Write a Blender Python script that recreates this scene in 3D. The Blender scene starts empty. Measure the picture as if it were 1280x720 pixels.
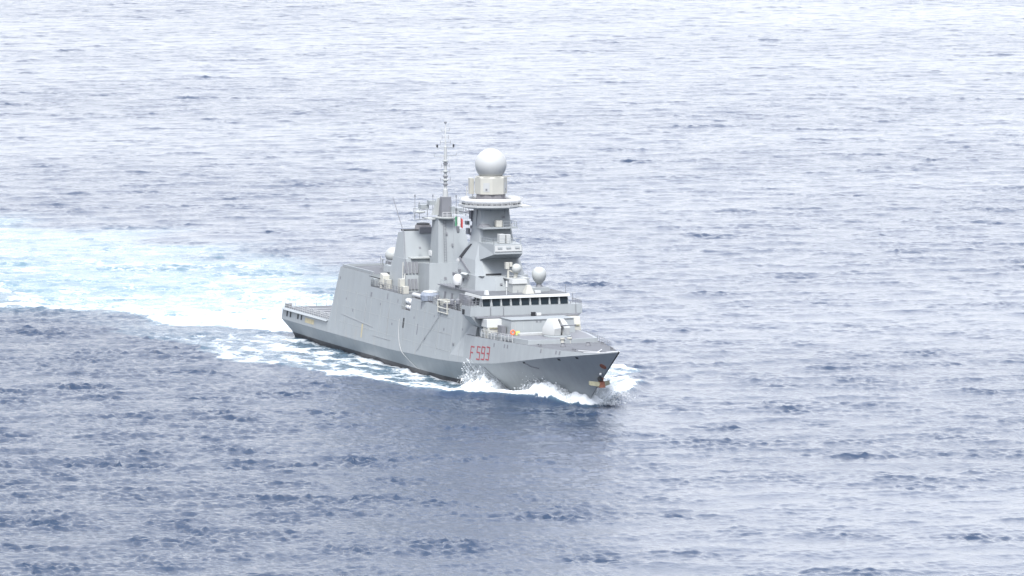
import bpy, math, random
import numpy as np
from mathutils import Vector, Matrix
R = math.radians
random.seed(7); rng = np.random.default_rng(11)
S = bpy.context.scene
COL = S.collection

# ------------------------------------------------------------------ camera
CAM_POS = Vector((1097.4, -372.9, 114.0))          # a helicopter off the starboard bow
CAM_AZ, CAM_PITCH = R(159.61), R(5.22)
fw = Vector((math.cos(CAM_AZ)*math.cos(CAM_PITCH), math.sin(CAM_AZ)*math.cos(CAM_PITCH), -math.sin(CAM_PITCH)))
rt = Vector((math.sin(CAM_AZ), -math.cos(CAM_AZ), 0)); upv = rt.cross(fw)
cd = bpy.data.cameras.new('camera'); cam = bpy.data.objects.new('camera', cd); COL.objects.link(cam)
cam.matrix_world = Matrix(((rt.x, upv.x, -fw.x, CAM_POS.x), (rt.y, upv.y, -fw.y, CAM_POS.y), (rt.z, upv.z, -fw.z, CAM_POS.z), (0, 0, 0, 1)))
cd.sensor_width = 36.0; cd.lens = 225.0; cd.clip_start = 5.0; cd.clip_end = 80000.0
S.camera = cam

# ------------------------------------------------------------------ sky, sun, exposure
SUN_EL, SUN_AZ = 58.0, -25.0      # azimuth of the sun seen from the ship (0 = dead ahead, -90 = starboard)
W = bpy.data.worlds.new("World"); S.world = W; W.use_nodes = True
nt = W.node_tree; N = nt.nodes; L = nt.links
bg = N['Background']; bg.inputs['Strength'].default_value = 0.086
sky = N.new('ShaderNodeTexSky'); sky.sky_type = 'NISHITA'; sky.sun_disc = False
sky.sun_elevation = R(SUN_EL); sky.sun_rotation = R(90 - SUN_AZ); sky.dust_density = 2.0; sky.altitude = 100
# a high thin overcast over the Nishita sky: pale near the horizon, bluer overhead, broken by soft cloud banks
tc = N.new('ShaderNodeTexCoord'); sep = N.new('ShaderNodeSeparateXYZ'); L.new(tc.outputs['Generated'], sep.inputs[0])
ramp = N.new('ShaderNodeValToRGB'); L.new(sep.outputs['Z'], ramp.inputs[0])
e = ramp.color_ramp.elements
e[0].position = 0.0; e[0].color = (0.965, 0.975, 1.0, 1)
e[1].position = 1.0; e[1].color = (0.60, 0.68, 0.86, 1)
m = e.new(0.12); m.color = (0.925, 0.945, 1.0, 1)
m = e.new(0.40); m.color = (0.82, 0.85, 0.97, 1)
cn = N.new('ShaderNodeTexNoise'); cn.inputs['Scale'].default_value = 3.0; cn.inputs['Detail'].default_value = 4
L.new(tc.outputs['Generated'], cn.inputs['Vector'])
mr = N.new('ShaderNodeMapRange'); L.new(cn.outputs['Fac'], mr.inputs[0])
mr.inputs[1].default_value = 0.3; mr.inputs[2].default_value = 0.7; mr.inputs[3].default_value = 8.6; mr.inputs[4].default_value = 11.0
# veil shaped to light the ship: glow round the hidden sun, dim ring outside
dt = N.new('ShaderNodeVectorMath'); dt.operation = 'DOT_PRODUCT'; L.new(tc.outputs['Generated'], dt.inputs[0])
dt.inputs[1].default_value = (math.cos(R(SUN_AZ))*math.cos(R(SUN_EL)), math.sin(R(SUN_AZ))*math.cos(R(SUN_EL)), math.sin(R(SUN_EL)))
gl0 = N.new('ShaderNodeMapRange'); L.new(dt.outputs['Value'], gl0.inputs[0]); gl0.inputs[1].default_value = -1.0; gl0.inputs[2].default_value = 1.0
gr = N.new('ShaderNodeValToRGB'); L.new(gl0.outputs[0], gr.inputs[0]); gr.color_ramp.interpolation = 'EASE'
ge = gr.color_ramp.elements; ge[0].position = 0.0; ge[1].position = 1.0
for el, v in ((ge[0], 1.27), (ge[1], 2.5), (ge.new(0.42), 1.29), (ge.new(0.72), 0.62), (ge.new(0.88), 1.2)): el.color = (v/3, v/3, v/3, 1)
gl = N.new('ShaderNodeMath'); gl.operation = 'MULTIPLY'; L.new(gr.outputs[0], gl.inputs[0]); gl.inputs[1].default_value = 3.0
gm = N.new('ShaderNodeMath'); gm.operation = 'MULTIPLY'; L.new(mr.outputs[0], gm.inputs[0]); L.new(gl.outputs[0], gm.inputs[1])
mul = N.new('ShaderNodeVectorMath'); mul.operation = 'SCALE'; L.new(ramp.outputs[0], mul.inputs[0]); L.new(gm.outputs[0], mul.inputs['Scale'])
mixs = N.new('ShaderNodeMix'); mixs.data_type = 'RGBA'; mixs.inputs[0].default_value = 0.82
L.new(sky.outputs[0], mixs.inputs[6]); L.new(mul.outputs[0], mixs.inputs[7]); L.new(mixs.outputs[2], bg.inputs['Color'])
sd = bpy.data.lights.new('sun', 'SUN'); sd.energy = 2.7; sd.angle = R(20); sd.color = (1.0, 0.97, 0.92)
so = bpy.data.objects.new('sun', sd); COL.objects.link(so)
sdir = Vector((math.cos(R(SUN_AZ))*math.cos(R(SUN_EL)), math.sin(R(SUN_AZ))*math.cos(R(SUN_EL)), math.sin(R(SUN_EL))))
so.rotation_euler = sdir.to_track_quat('Z', 'Y').to_euler(); so.location = sdir*500
vs = S.view_settings; vs.view_transform = 'Standard'; vs.look = 'None'; vs.gamma = 1.0; vs.use_curve_mapping = False
vs.exposure = 0.97
S.cycles.max_bounces = 6; S.cycles.caustics_reflective = False; S.cycles.caustics_refractive = False

# ------------------------------------------------------------------ materials
def mat(name, col, rough=0.5, metal=0.0, var=0.06, scale=0.5, streak=0.0, rust=0.0, spec=0.5):
    m = bpy.data.materials.new(name); m.use_nodes = True
    n = m.node_tree.nodes; l = m.node_tree.links; b = n['Principled BSDF']
    b.inputs['Roughness'].default_value = rough; b.inputs['Metallic'].default_value = metal
    b.inputs['Specular IOR Level'].default_value = spec
    co = n.new('ShaderNodeNewGeometry')
    nz = n.new('ShaderNodeTexNoise'); nz.inputs['Scale'].default_value = scale; nz.inputs['Detail'].default_value = 6; nz.inputs['Roughness'].default_value = 0.65
    l.new(co.outputs['Position'], nz.inputs['Vector'])
    mp = n.new('ShaderNodeMapRange'); mp.inputs[1].default_value = .3; mp.inputs[2].default_value = .7
    mp.inputs[3].default_value = 1-var; mp.inputs[4].default_value = 1+var
    l.new(nz.outputs['Fac'], mp.inputs[0])
    sc = n.new('ShaderNodeVectorMath'); sc.operation = 'SCALE'; sc.inputs[0].default_value = col; l.new(mp.outputs[0], sc.inputs['Scale'])
    out = sc.outputs[0]
    if streak or rust:
        mpg = n.new('ShaderNodeMapping'); mpg.inputs['Scale'].default_value = (1.1, 1.1, 0.12); l.new(co.outputs['Position'], mpg.inputs[0])
        n2 = n.new('ShaderNodeTexNoise'); n2.inputs['Scale'].default_value = 0.9; n2.inputs['Detail'].default_value = 5; l.new(mpg.outputs[0], n2.inputs['Vector'])
        r2 = n.new('ShaderNodeMapRange'); r2.inputs[1].default_value = .35; r2.inputs[2].default_value = .75; r2.inputs[3].default_value = 1+streak*.5; r2.inputs[4].default_value = 1-streak
        l.new(n2.outputs['Fac'], r2.inputs[0])
        s2 = n.new('ShaderNodeVectorMath'); s2.operation = 'SCALE'; l.new(out, s2.inputs[0]); l.new(r2.outputs[0], s2.inputs['Scale']); out = s2.outputs[0]
    if rust:
        mpg = n.new('ShaderNodeMapping'); mpg.inputs['Scale'].default_value = (0.9, 0.9, 0.14); mpg.inputs['Location'].default_value = (31, 7, 3); l.new(co.outputs['Position'], mpg.inputs[0])
        n3 = n.new('ShaderNodeTexNoise'); n3.inputs['Scale'].default_value = 0.7; n3.inputs['Detail'].default_value = 6; l.new(mpg.outputs[0], n3.inputs['Vector'])
        r3 = n.new('ShaderNodeMapRange'); r3.inputs[1].default_value = .64; r3.inputs[2].default_value = .8; r3.inputs[3].default_value = 0; r3.inputs[4].default_value = rust
        l.new(n3.outputs['Fac'], r3.inputs[0])
        mx = n.new('ShaderNodeMix'); mx.data_type = 'RGBA'; l.new(r3.outputs[0], mx.inputs[0]); l.new(out, mx.inputs[6]); mx.inputs[7].default_value = (0.36, 0.27, 0.17, 1); out = mx.outputs[2]
    l.new(out, b.inputs['Base Color'])
    return m
M = dict(
    hull=mat('hull_paint', (0.262, 0.283, 0.291), .48, var=.035, scale=.18, streak=.075, rust=.22),
    grey=mat('superstructure_paint', (0.28, 0.302, 0.31), .48, var=.03, scale=.3, streak=.05, rust=.08),
    boot=mat('boot_topping', (0.035, 0.035, 0.04), .5, var=.3),
    deck=mat('deck_nonskid', (0.115, 0.12, 0.13), .8, var=.18, scale=.5),
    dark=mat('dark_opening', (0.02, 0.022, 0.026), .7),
    mid=mat('dark_grey_paint', (0.17, 0.175, 0.19), .6, var=.1),
    sooty=mat('sooty_paint', (0.20, 0.195, 0.205), .6, var=.15),
    white=mat('white_paint', (0.56, 0.565, 0.56), .4, var=.03),
    cream=mat('cream_paint', (0.43, 0.425, 0.38), .5, var=.05),
    dome=mat('radome_shell', (0.405, 0.415, 0.41), .45, var=.03),
    greyd=mat('grey_dome_shell', (0.37, 0.385, 0.375), .5, var=.04),
    glass=mat('bridge_glass', (0.012, 0.02, 0.026), .1, var=.1, spec=.2),
    red=mat('pennant_red', (0.27, 0.04, 0.05), .55),
    rustm=mat('rusty_steel', (0.21, 0.085, 0.055), .8, var=.4, scale=2),
    olive=mat('olive_anchor_paint', (0.30, 0.29, 0.20), .7, var=.2, scale=2),
    bronze=mat('nameplate_bronze', (0.42, 0.36, 0.22), .5, var=.2),
    rope=mat('rope_fibre', (0.48, 0.48, 0.46), .9),
    ropeg=mat('grey_cable', (0.30, 0.31, 0.32), .8),
    orange=mat('lifebuoy_orange', (0.75, 0.16, 0.06), .5),
    yellow=mat('yellow_green_cover', (0.48, 0.52, 0.16), .6),
    raft=mat('life_raft_shell', (0.6, 0.61, 0.61), .4, var=.05),
    tarp=mat('blue_grey_tarpaulin', (0.23, 0.26, 0.31), .8, var=.2, scale=2),
    fgreen=mat('flag_green', (0.08, 0.25, 0.14), .8), fwhite=mat('flag_white', (0.62, 0.62, 0.60), .8), fred=mat('flag_red', (0.48, 0.08, 0.08), .8),
)

# ------------------------------------------------------------------ mesh helpers
class MB:
    def __init__(s): s.v = []; s.f = []; s.mi = []; s.rng = []
    def add(s, vs, fs, mi=0):
        o = len(s.v); s.v += [tuple(map(float, p)) for p in vs]; s.f += [tuple(i+o for i in q) for q in fs]; s.mi += [mi]*len(fs); s.rng.append((o, len(s.v), len(s.f)-len(fs), len(s.f))); return s
    def loft(s, rings, cap0=True, cap1=True, mi=0, closed=True):
        n = len(rings[0]); vs = [p for r in rings for p in r]; fs = []
        for k in range(len(rings)-1):
            for i in range(n if closed else n-1):
                j = (i+1) % n; fs.append((k*n+i, k*n+j, (k+1)*n+j, (k+1)*n+i))
        if cap0: fs.append(tuple(range(n-1, -1, -1)))
        if cap1: fs.append(tuple((len(rings)-1)*n+i for i in range(n)))
        return s.add(vs, fs, mi)
    def box(s, x0, x1, y0, y1, z0, z1, mi=0, t=0.0):   # t: inset of the top
        return s.loft([[(x0, y0, z0), (x1, y0, z0), (x1, y1, z0), (x0, y1, z0)], [(x0+t, y0+t, z1), (x1-t, y0+t, z1), (x1-t, y1-t, z1), (x0+t, y1-t, z1)]], mi=mi)
    def prism(s, poly, z0, z1, top=None, mi=0):
        top = top or poly
        return s.loft([[(x, y, z0) for x, y in poly], [(x, y, z1) for x, y in top]], mi=mi)
    def tube(s, p0, p1, r0, r1=None, n=8, mi=0):
        r1 = r0 if r1 is None else r1
        p0, p1 = Vector(p0), Vector(p1); d = (p1-p0).normalized()
        a = d.orthogonal().normalized(); b = d.cross(a)
        ring = lambda p, r: [tuple(p+a*(r*math.cos(2*math.pi*i/n))+b*(r*math.sin(2*math.pi*i/n))) for i in range(n)]
        return s.loft([ring(p0, r0), ring(p1, r1)], mi=mi)
    def path(s, pts, r, n=6, mi=0):
        pts = [Vector(p) for p in pts]; rings = []
        for i, p in enumerate(pts):
            d = (pts[min(i+1, len(pts)-1)]-pts[max(i-1, 0)]).normalized()
            a = d.cross(Vector((0.3, 0.9, 0.1))).normalized(); b = d.cross(a)
            rings.append([tuple(p+a*(r*math.cos(2*math.pi*k/n))+b*(r*math.sin(2*math.pi*k/n))) for k in range(n)])
        return s.loft(rings, mi=mi)
    def lathe(s, c, prof, n=24, mi=0, rot=0):          # prof: (r, z) from bottom up
        rings = [[(c[0]+max(r, .002)*math.cos(rot+2*math.pi*i/n), c[1]+max(r, .002)*math.sin(rot+2*math.pi*i/n), c[2]+z) for i in range(n)] for r, z in prof]
        return s.loft(rings, mi=mi)
    def sphere(s, c, r, n=24, m=14, z0=-1.0, mi=0):
        a0 = math.asin(max(-1, z0)); return s.lathe(c, [(r*math.cos(a0+(math.pi/2-a0)*k/m), r*math.sin(a0+(math.pi/2-a0)*k/m)) for k in range(m+1)], n, mi)
    def torus(s, c, R_, r, n=32, k=10, mi=0, sx=1.0):
        vs = []; fs = []
        for i in range(n):
            for j in range(k):
                a, b = 2*math.pi*i/n, 2*math.pi*j/k
                vs.append((c[0]+(R_+r*math.cos(b))*math.cos(a)*sx, c[1]+(R_+r*math.cos(b))*math.sin(a), c[2]+r*math.sin(b)))
                fs.append((i*k+j, ((i+1) % n)*k+j, ((i+1) % n)*k+(j+1) % k, i*k+(j+1) % k))
        return s.add(vs, fs, mi)
    def quadplate(s, pts, th, mi=0):                   # plate of thickness th behind 4+ points
        p = [Vector(q) for q in pts]; n = (p[1]-p[0]).cross(p[2]-p[0]).normalized()*th
        return s.loft([[tuple(q-n) for q in p], [tuple(q) for q in p]], mi=mi)
    def build_each(s, name, mats, parent=None, smooth=None, bevel=0.0):   # every piece added becomes a mesh of its own
        out = []
        for (v0, v1, f0, f1) in s.rng:
            q = MB(); q.add(s.v[v0:v1], [tuple(i-v0 for i in f) for f in s.f[f0:f1]]); q.mi = s.mi[f0:f1]
            out.append(q.build(name, mats, parent, smooth, None, bevel))
        return out
    def build(s, name, mats, parent=None, smooth=None, label=None, bevel=0.0):
        me = bpy.data.meshes.new(name); me.from_pydata(s.v, [], s.f)
        for m_ in (mats if isinstance(mats, (list, tuple)) else [mats]): me.materials.append(m_)
        me.polygons.foreach_set('material_index', s.mi)
        import bmesh
        b = bmesh.new(); b.from_mesh(me); bmesh.ops.recalc_face_normals(b, faces=b.faces); b.to_mesh(me); b.free()
        if smooth is not None:
            me.shade_smooth()
            me.set_sharp_from_angle(angle=R(smooth))
        me.update()
        o = bpy.data.objects.new(name, me); COL.objects.link(o)
        if parent is not None: o.parent = parent
        if label: o['label'] = label
        if bevel:
            bv = o.modifiers.new('bevel', 'BEVEL'); bv.width = bevel; bv.segments = 2; bv.limit_method = 'ANGLE'; bv.angle_limit = R(35)
        return o
def tag(o, label, cat, group=None):
    o['label'] = label; o['category'] = cat
    if group: o['group'] = group
    return o

#================================================================== SEA
# hull lines (used by the sea too)
HX = [0, 26, 60, 85, 95, 100, 109, 116, 121, 127, 135.5, 140, 143.5]
HYK = [9.6, 9.8, 9.85, 9.8, 9.65, 9.4, 8.7, 7.6, 6.75, 5.5, 3.15, 1.5, .12]
HZK = [2.93, 2.93, 3.02, 3.64, 4.12, 4.42, 5.2, 6.19, 6.93, 7.79, 8.92, 9.53, 10.0]
HYD = [9.2, 9.3, 9.3, 9.2, 9.0, 8.88, 8.2, 7.1, 6.35, 5.2, 3.0, 1.42, .12]
HZD = [5.0, 5.0, 5.0, 5.0, 5.0, 8.9, 9.05, 9.1, 9.12, 9.15, 9.3, 9.65, 10.12]
WX = [0, 20, 75, 85, 95, 105, 113, 121, 126, 129]
WY = [8.0, 8.6, 8.6, 8.2, 7.1, 5.5, 3.9, 2.1, .8, .0]
def yk(x): return float(np.interp(x, HX, HYK))
def zk(x): return float(np.interp(x, HX, HZK))
def side(x, z):        # half breadth of the ship's side above the knuckle
    if x <= 100: return yk(x) - 0.12*(z-zk(x))
    a = np.interp(x, HX, HYD); b = np.interp(x, HX, HZD); k, q = yk(x), zk(x)
    return float(k + (a-k)*(z-q)/max(b-q, .05))

def sea_height(P):     # P: (n,2) world positions -> displacement (n,3), foam, aeration, crest
    X, Y = P[:, 0].astype(np.float32), P[:, 1].astype(np.float32)
    r_ = np.random.default_rng(5)
    lat = X*math.sin(CAM_AZ) - Y*math.cos(CAM_AZ)       # across the wind lane
    dep = X*math.cos(CAM_AZ) + Y*math.sin(CAM_AZ)
    # gusts: the water on the starboard side, ahead, is rougher and finer grained
    gust = np.zeros_like(X)
    for i in range(14):
        la = math.exp(r_.uniform(math.log(70), math.log(500))); th = r_.uniform(0, 2*math.pi); k = 2*math.pi/la
        gust += np.sin(k*(X*math.cos(th)+Y*math.sin(th)) + r_.uniform(0, 6.28))*(la/500)**.35
    gust = 1/(1+np.exp(-gust*0.8))
    # the wind reaches the open water on the starboard quarter; ahead and to port lies a smoother slick
    lee = 1/(1+np.exp((lat-36-7*np.sin(dep/23.0)-5*np.sin(dep/9.1+lat/11)+0.10*(dep+250))/11.0)) * 1/(1+np.exp((Y+26)/7.0))
    rough = np.clip(0.62 + 0.28*gust + 0.66*lee, 0, 1.5)
    env = np.zeros_like(X)
    for i in range(16):
        la = math.exp(r_.uniform(math.log(9), math.log(60))); th = r_.uniform(0, 2*math.pi); k = 2*math.pi/la
        env += np.sin(k*(X*math.cos(th)+Y*math.sin(th)) + r_.uniform(0, 6.28))
    env = np.exp(0.16*env)
    D = np.zeros((len(X), 3), np.float32)
    comps = []; sp = np.hypot(X-CAM_POS.x, Y-CAM_POS.y)*0.00062
    wind = CAM_AZ - math.pi + 0.45
    for i in range(170):
        short = i % 5 < 3
        la = math.exp(r_.uniform(math.log(1.1), math.log(3.4))) if short else math.exp(r_.uniform(math.log(3.6), math.log(20)))
        th = wind + math.pi + r_.normal(0, 1.05 if short else 0.7)
        s_ = (0.0150 if short else 0.0150*(0.7 if la > 10 else 1.0))*r_.uniform(.6, 1.3)
        comps.append((la, th, s_, r_.uniform(0, 6.28)))
    for la, th, s_, ph in comps:
        k = 2*math.pi/la; c, s = math.cos(th), math.sin(th)
        arg = k*(X*c+Y*s)+ph
        a = s_/k * (0.8 if la > 8 else (0.60+0.3*gust if la > 3.5 else rough*1.35)) * np.clip(la/(2.2*sp)-0.3, 0, 1) * (env if la < 8 else 1.0)
        D[:, 2] += a*np.cos(arg); q = -(1.7 if la > 3.5 else 0.8)*a*np.sin(arg); D[:, 0] += q*c; D[:, 1] += q*s
    foam = np.zeros_like(X); aer = np.zeros_like(X)
    # wobble for ragged edges
    wob = np.zeros_like(X)
    for i in range(22):
        la = math.exp(r_.uniform(math.log(4), math.log(45))); th = r_.uniform(0, 6.28); k = 2*math.pi/la
        wob += np.sin(k*(X*math.cos(th)+Y*math.sin(th))+r_.uniform(0, 6.28))*(la/45)**.6
    wob /= 2.2
    sm = lambda a, b, v: np.clip((v-a)/(b-a), 0, 1)**2*(3-2*np.clip((v-a)/(b-a), 0, 1))
    # propeller wash astern, bending to starboard
    s = np.maximum(-X, 0); yc = -0.0006*s*s
    wdt = 3 + 31*(1-np.exp(-s/27)) + 0.04*s
    u = (Y-yc)/np.maximum(wdt, 1) + 0.13*wob
    core = np.where(u > 0, sm(1.35, 0.45, u), sm(1.13, 0.66, -u))*sm(3, -3, X)
    edge = np.exp(-((u+0.86)/0.16)**2) + 0.6*np.exp(-((u-0.8)/0.22)**2)
    fresh = np.exp(-s/130)
    far = sm(330, 120, s)
    foam = np.maximum(foam, core*(0.24+0.66*np.exp(-s/48)+0.38*edge*far)*(0.62+0.38*far))
    aer = np.maximum(aer, core*(0.46+0.36*fresh)*(0.5+0.5*far))
    D[:, 2] += core*0.35*np.exp(-((u+0.9)/0.15)**2)*np.exp(-s/120)
    # old wash spreading beyond the core
    halo = sm(1.7, 0.9, np.abs(u))*sm(20, 120, s)*(X < 0); foam = np.maximum(foam, halo*0.33); aer = np.maximum(aer, halo*.5)
    # bow wave and the foam thrown out along both sides
    XO = [-90, -40, -10, 0, 20, 40, 55, 68, 84, 103, 112, 120, 127, 131.5, 133]
    YO = [46, 38, 35, 34, 33, 31, 26.5, 22.5, 19.2, 14.8, 11.0, 7.3, 4.0, 1.2, 0.1]
    yo = np.interp(X, XO, YO).astype(np.float32); yo = yo*(1+0.35*(Y > 0)*np.clip((X-60)/40, 0, 1)); yw = np.interp(X, WX, WY).astype(np.float32)
    ay = np.abs(Y); d = ay - yo + 1.7*wob*np.clip((131-X)/40, 0.08, 1)      # >0 outside the foam line
    on = sm(133.2, 130, X)*sm(-75, 15, X)
    band = on*sm(0.9, -0.3, d)
    age = np.clip((128-X)/128, 0, 1.4)
    line = np.exp(-((d+1.3)/(1.2+1.4*age))**2)*on
    inner = on*sm(0.0, -2.5, d)
    atbow = sm(96, 112, X)
    nearhull = np.exp(-np.clip(ay-yw, 0, 99)/(2.2))*sm(20, 70, X)
    brk = np.clip(0.75+0.45*np.sin(X*0.42+2.2*wob)+0.35*np.sin(X*0.19-Y*.3+wob), 0, 1.0)
    line = line*(brk + (1-brk)*sm(80, 105, X))*sm(-45, 45, X)
    fl = np.maximum(line*(0.98-0.50*age), inner*(0.46-0.08*age))
    fl = np.maximum(fl, atbow*band*1.0); fl = np.maximum(fl, nearhull*band*0.75)
    streak = np.sin(ay*0.9+wob*2.0+X*.05)
    fl = fl + inner*0.12*streak*(1-atbow)
    foam = np.maximum(foam, fl*band)
    aer = np.maximum(aer, 0.35*band*(1-0.4*age))
    ridge = np.exp(-((d+1.0)/2.1)**2)*on*(0.95*sm(85, 112, X)*sm(132, 126, X)+0.35*np.exp(-age*1.2))
    D[:, 2] += ridge
    lump = np.zeros_like(X)
    for i in range(14):
        la = math.exp(r_.uniform(math.log(1.6), math.log(5))); th = r_.uniform(0, 6.28); k = 2*math.pi/la
        lump += np.sin(k*(X*math.cos(th)+Y*math.sin(th))+r_.uniform(0, 6.28))
    lump = np.clip(1+0.16*lump, .3, 1.8)
    off = ay-yw
    hump = 2.5*np.exp(-((off-2.0)/1.9)**2)*np.where(X > 104, np.exp(-((X-104)/3.2)**2), np.exp(-((X-104)/6.0)**2))
    hump = np.maximum(hump, 2.1*np.exp(-((off-1.9)/1.8)**2)*np.exp(-((X-121.5)/4.2)**2))
    hump = np.maximum(hump, 1.5*np.exp(-((off-.6)/1.3)**2)*sm(122, 127, X)*sm(133, 130, X))
    hump = np.where(Y > 0, np.maximum(hump, 1.15*np.exp(-((off-4)/3.0)**2)*np.exp(-((X-119)/6)**2)), hump)*(0.45+0.55*lump)*on
    foam = np.maximum(foam, sm(.22, .7, hump))
    D[:, 2] += hump*on
    # the sea close to the ship is pressed flat enough not to slop over the hull
    # scattered small whitecaps on the steepest crests
    cap = np.clip((D[:, 2]-0.78-0.25*(1-gust))/0.25, 0, 1)*(1-band)*(1-core)
    foam = np.maximum(foam, cap*0.62)
    D[:, 2] -= 0.05
    return D, foam, aer, np.clip(0.25+0.25*gust+0.6*lee, 0, 1.1)

def sea_material():
    m = bpy.data.materials.new('sea_water'); m.use_nodes = True
    n = m.node_tree.nodes; l = m.node_tree.links; b = n['Principled BSDF']
    g = n.new('ShaderNodeNewGeometry')
    fa = n.new('ShaderNodeAttribute'); fa.attribute_name = 'foam'
    aa = n.new('ShaderNodeAttribute'); aa.attribute_name = 'aeration'
    ga = n.new('ShaderNodeAttribute'); ga.attribute_name = 'gust'
    def noise(scale, detail=5, rough=.6, dist=0.0):
        x = n.new('ShaderNodeTexNoise'); x.inputs['Scale'].default_value = scale; x.inputs['Detail'].default_value = detail
        x.inputs['Roughness'].default_value = rough; x.inputs['Distortion'].default_value = dist; l.new(g.outputs['Position'], x.inputs['Vector']); return x
    def math_(op, a, b_=None, c=None):
        x = n.new('ShaderNodeMath'); x.operation = op
        for i, q in enumerate((a, b_, c)):
            if q is None: continue
            if isinstance(q, (int, float)): x.inputs[i].default_value = q
            else: l.new(q, x.inputs[i])
        return x.outputs[0]
    n1 = noise(0.22, 8, .66, .6); n2 = noise(0.06, 4, .6, .3)
    vo = n.new('ShaderNodeTexVoronoi'); vo.feature = 'DISTANCE_TO_EDGE'; vo.inputs['Scale'].default_value = 0.55
    dn = noise(0.5, 4); mxv = n.new('ShaderNodeMix'); mxv.data_type = 'VECTOR'; mxv.inputs[0].default_value = .55
    scl = n.new('ShaderNodeVectorMath'); scl.operation = 'SCALE'; l.new(dn.outputs['Color'], scl.inputs[0]); scl.inputs['Scale'].default_value = 5.0
    av = n.new('ShaderNodeVectorMath'); av.operation = 'ADD'; l.new(g.outputs['Position'], av.inputs[0]); l.new(scl.outputs[0], av.inputs[1]); l.new(av.outputs[0], vo.inputs['Vector'])
    lace = math_('MULTIPLY', math_('SUBTRACT', 0.22, vo.outputs['Distance']), 0.9)
    tex = math_('ADD', math_('MULTIPLY', math_('SUBTRACT', n1.outputs['Fac'], .5), 1.9), math_('MULTIPLY', math_('SUBTRACT', n2.outputs['Fac'], .5), 0.8))
    tex = math_('ADD', tex, lace)
    v = math_('ADD', math_('MULTIPLY', fa.outputs['Fac'], 1.15), math_('MULTIPLY', tex, 0.75))
    gate = n.new('ShaderNodeMapRange'); gate.inputs[1].default_value = .02; gate.inputs[2].default_value = .22; l.new(fa.outputs['Fac'], gate.inputs[0])
    mk = n.new('ShaderNodeMapRange'); mk.interpolation_type = 'SMOOTHSTEP'; mk.inputs[1].default_value = .40; mk.inputs[2].default_value = .86; l.new(v, mk.inputs[0])
    foam = math_('MULTIPLY', mk.outputs[0], gate.outputs[0])
    aer = math_('MULTIPLY', aa.outputs['Fac'], math_('ADD', 0.45, math_('MULTIPLY', n1.outputs['Fac'], 0.9)))
    aer = n.new('ShaderNodeClamp').inputs[0].node if False else aer
    c1 = n.new('ShaderNodeMix'); c1.data_type = 'RGBA'; c1.clamp_factor = True; l.new(aer, c1.inputs[0])
    c1.inputs[6].default_value = (0.027, 0.045, 0.080, 1); c1.inputs[7].default_value = (0.21, 0.345, 0.395, 1)
    c2 = n.new('ShaderNodeMix'); c2.data_type = 'RGBA'; l.new(foam, c2.inputs[0]); l.new(c1.outputs[2], c2.inputs[6]); c2.inputs[7].default_value = (0.62, 0.65, 0.665, 1)
    l.new(c2.outputs[2], b.inputs['Base Color'])
    rr = n.new('ShaderNodeMapRange'); rr.inputs[3].default_value = .10; rr.inputs[4].default_value = .9; l.new(foam, rr.inputs[0]); l.new(rr.outputs[0], b.inputs['Roughness'])
    b.inputs['IOR'].default_value = 1.333
    # ripples too small for the mesh
    mp = n.new('ShaderNodeMapping'); mp.inputs['Rotation'].default_value = (0, 0, -0.15); mp.inputs['Scale'].default_value = (1.0, 0.6, 1.0); l.new(g.outputs['Position'], mp.inputs[0])
    r1 = noise(0.85, 6, .66); r2 = noise(2.6, 4, .6)
    l.new(mp.outputs[0], r1.inputs['Vector'])
    mp3 = n.new('ShaderNodeMapping'); mp3.inputs['Rotation'].default_value = (0, 0, -CAM_AZ-0.25); l.new(g.outputs['Position'], mp3.inputs[0])
    mp4 = n.new('ShaderNodeMapping'); mp4.inputs['Scale'].default_value = (0.36, 1.0, 1.0); l.new(mp3.outputs[0], mp4.inputs[0])
    r3 = noise(0.95, 3, .55, .4); l.new(mp4.outputs[0], r3.inputs['Vector'])
    hgt = math_('ADD', math_('MULTIPLY', r1.outputs['Fac'], 0.95), math_('MULTIPLY', r2.outputs['Fac'], 0.34))
    hgt = math_('ADD', hgt, math_('MULTIPLY', r3.outputs['Fac'], 1.5))
    bp = n.new('ShaderNodeBump'); bp.inputs['Distance'].default_value = 1.0; l.new(hgt, bp.inputs['Height']); l.new(math_('MULTIPLY', ga.outputs['Fac'], 0.42), bp.inputs['Strength'])
    l.new(bp.outputs[0], b.inputs['Normal'])
    return m

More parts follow.
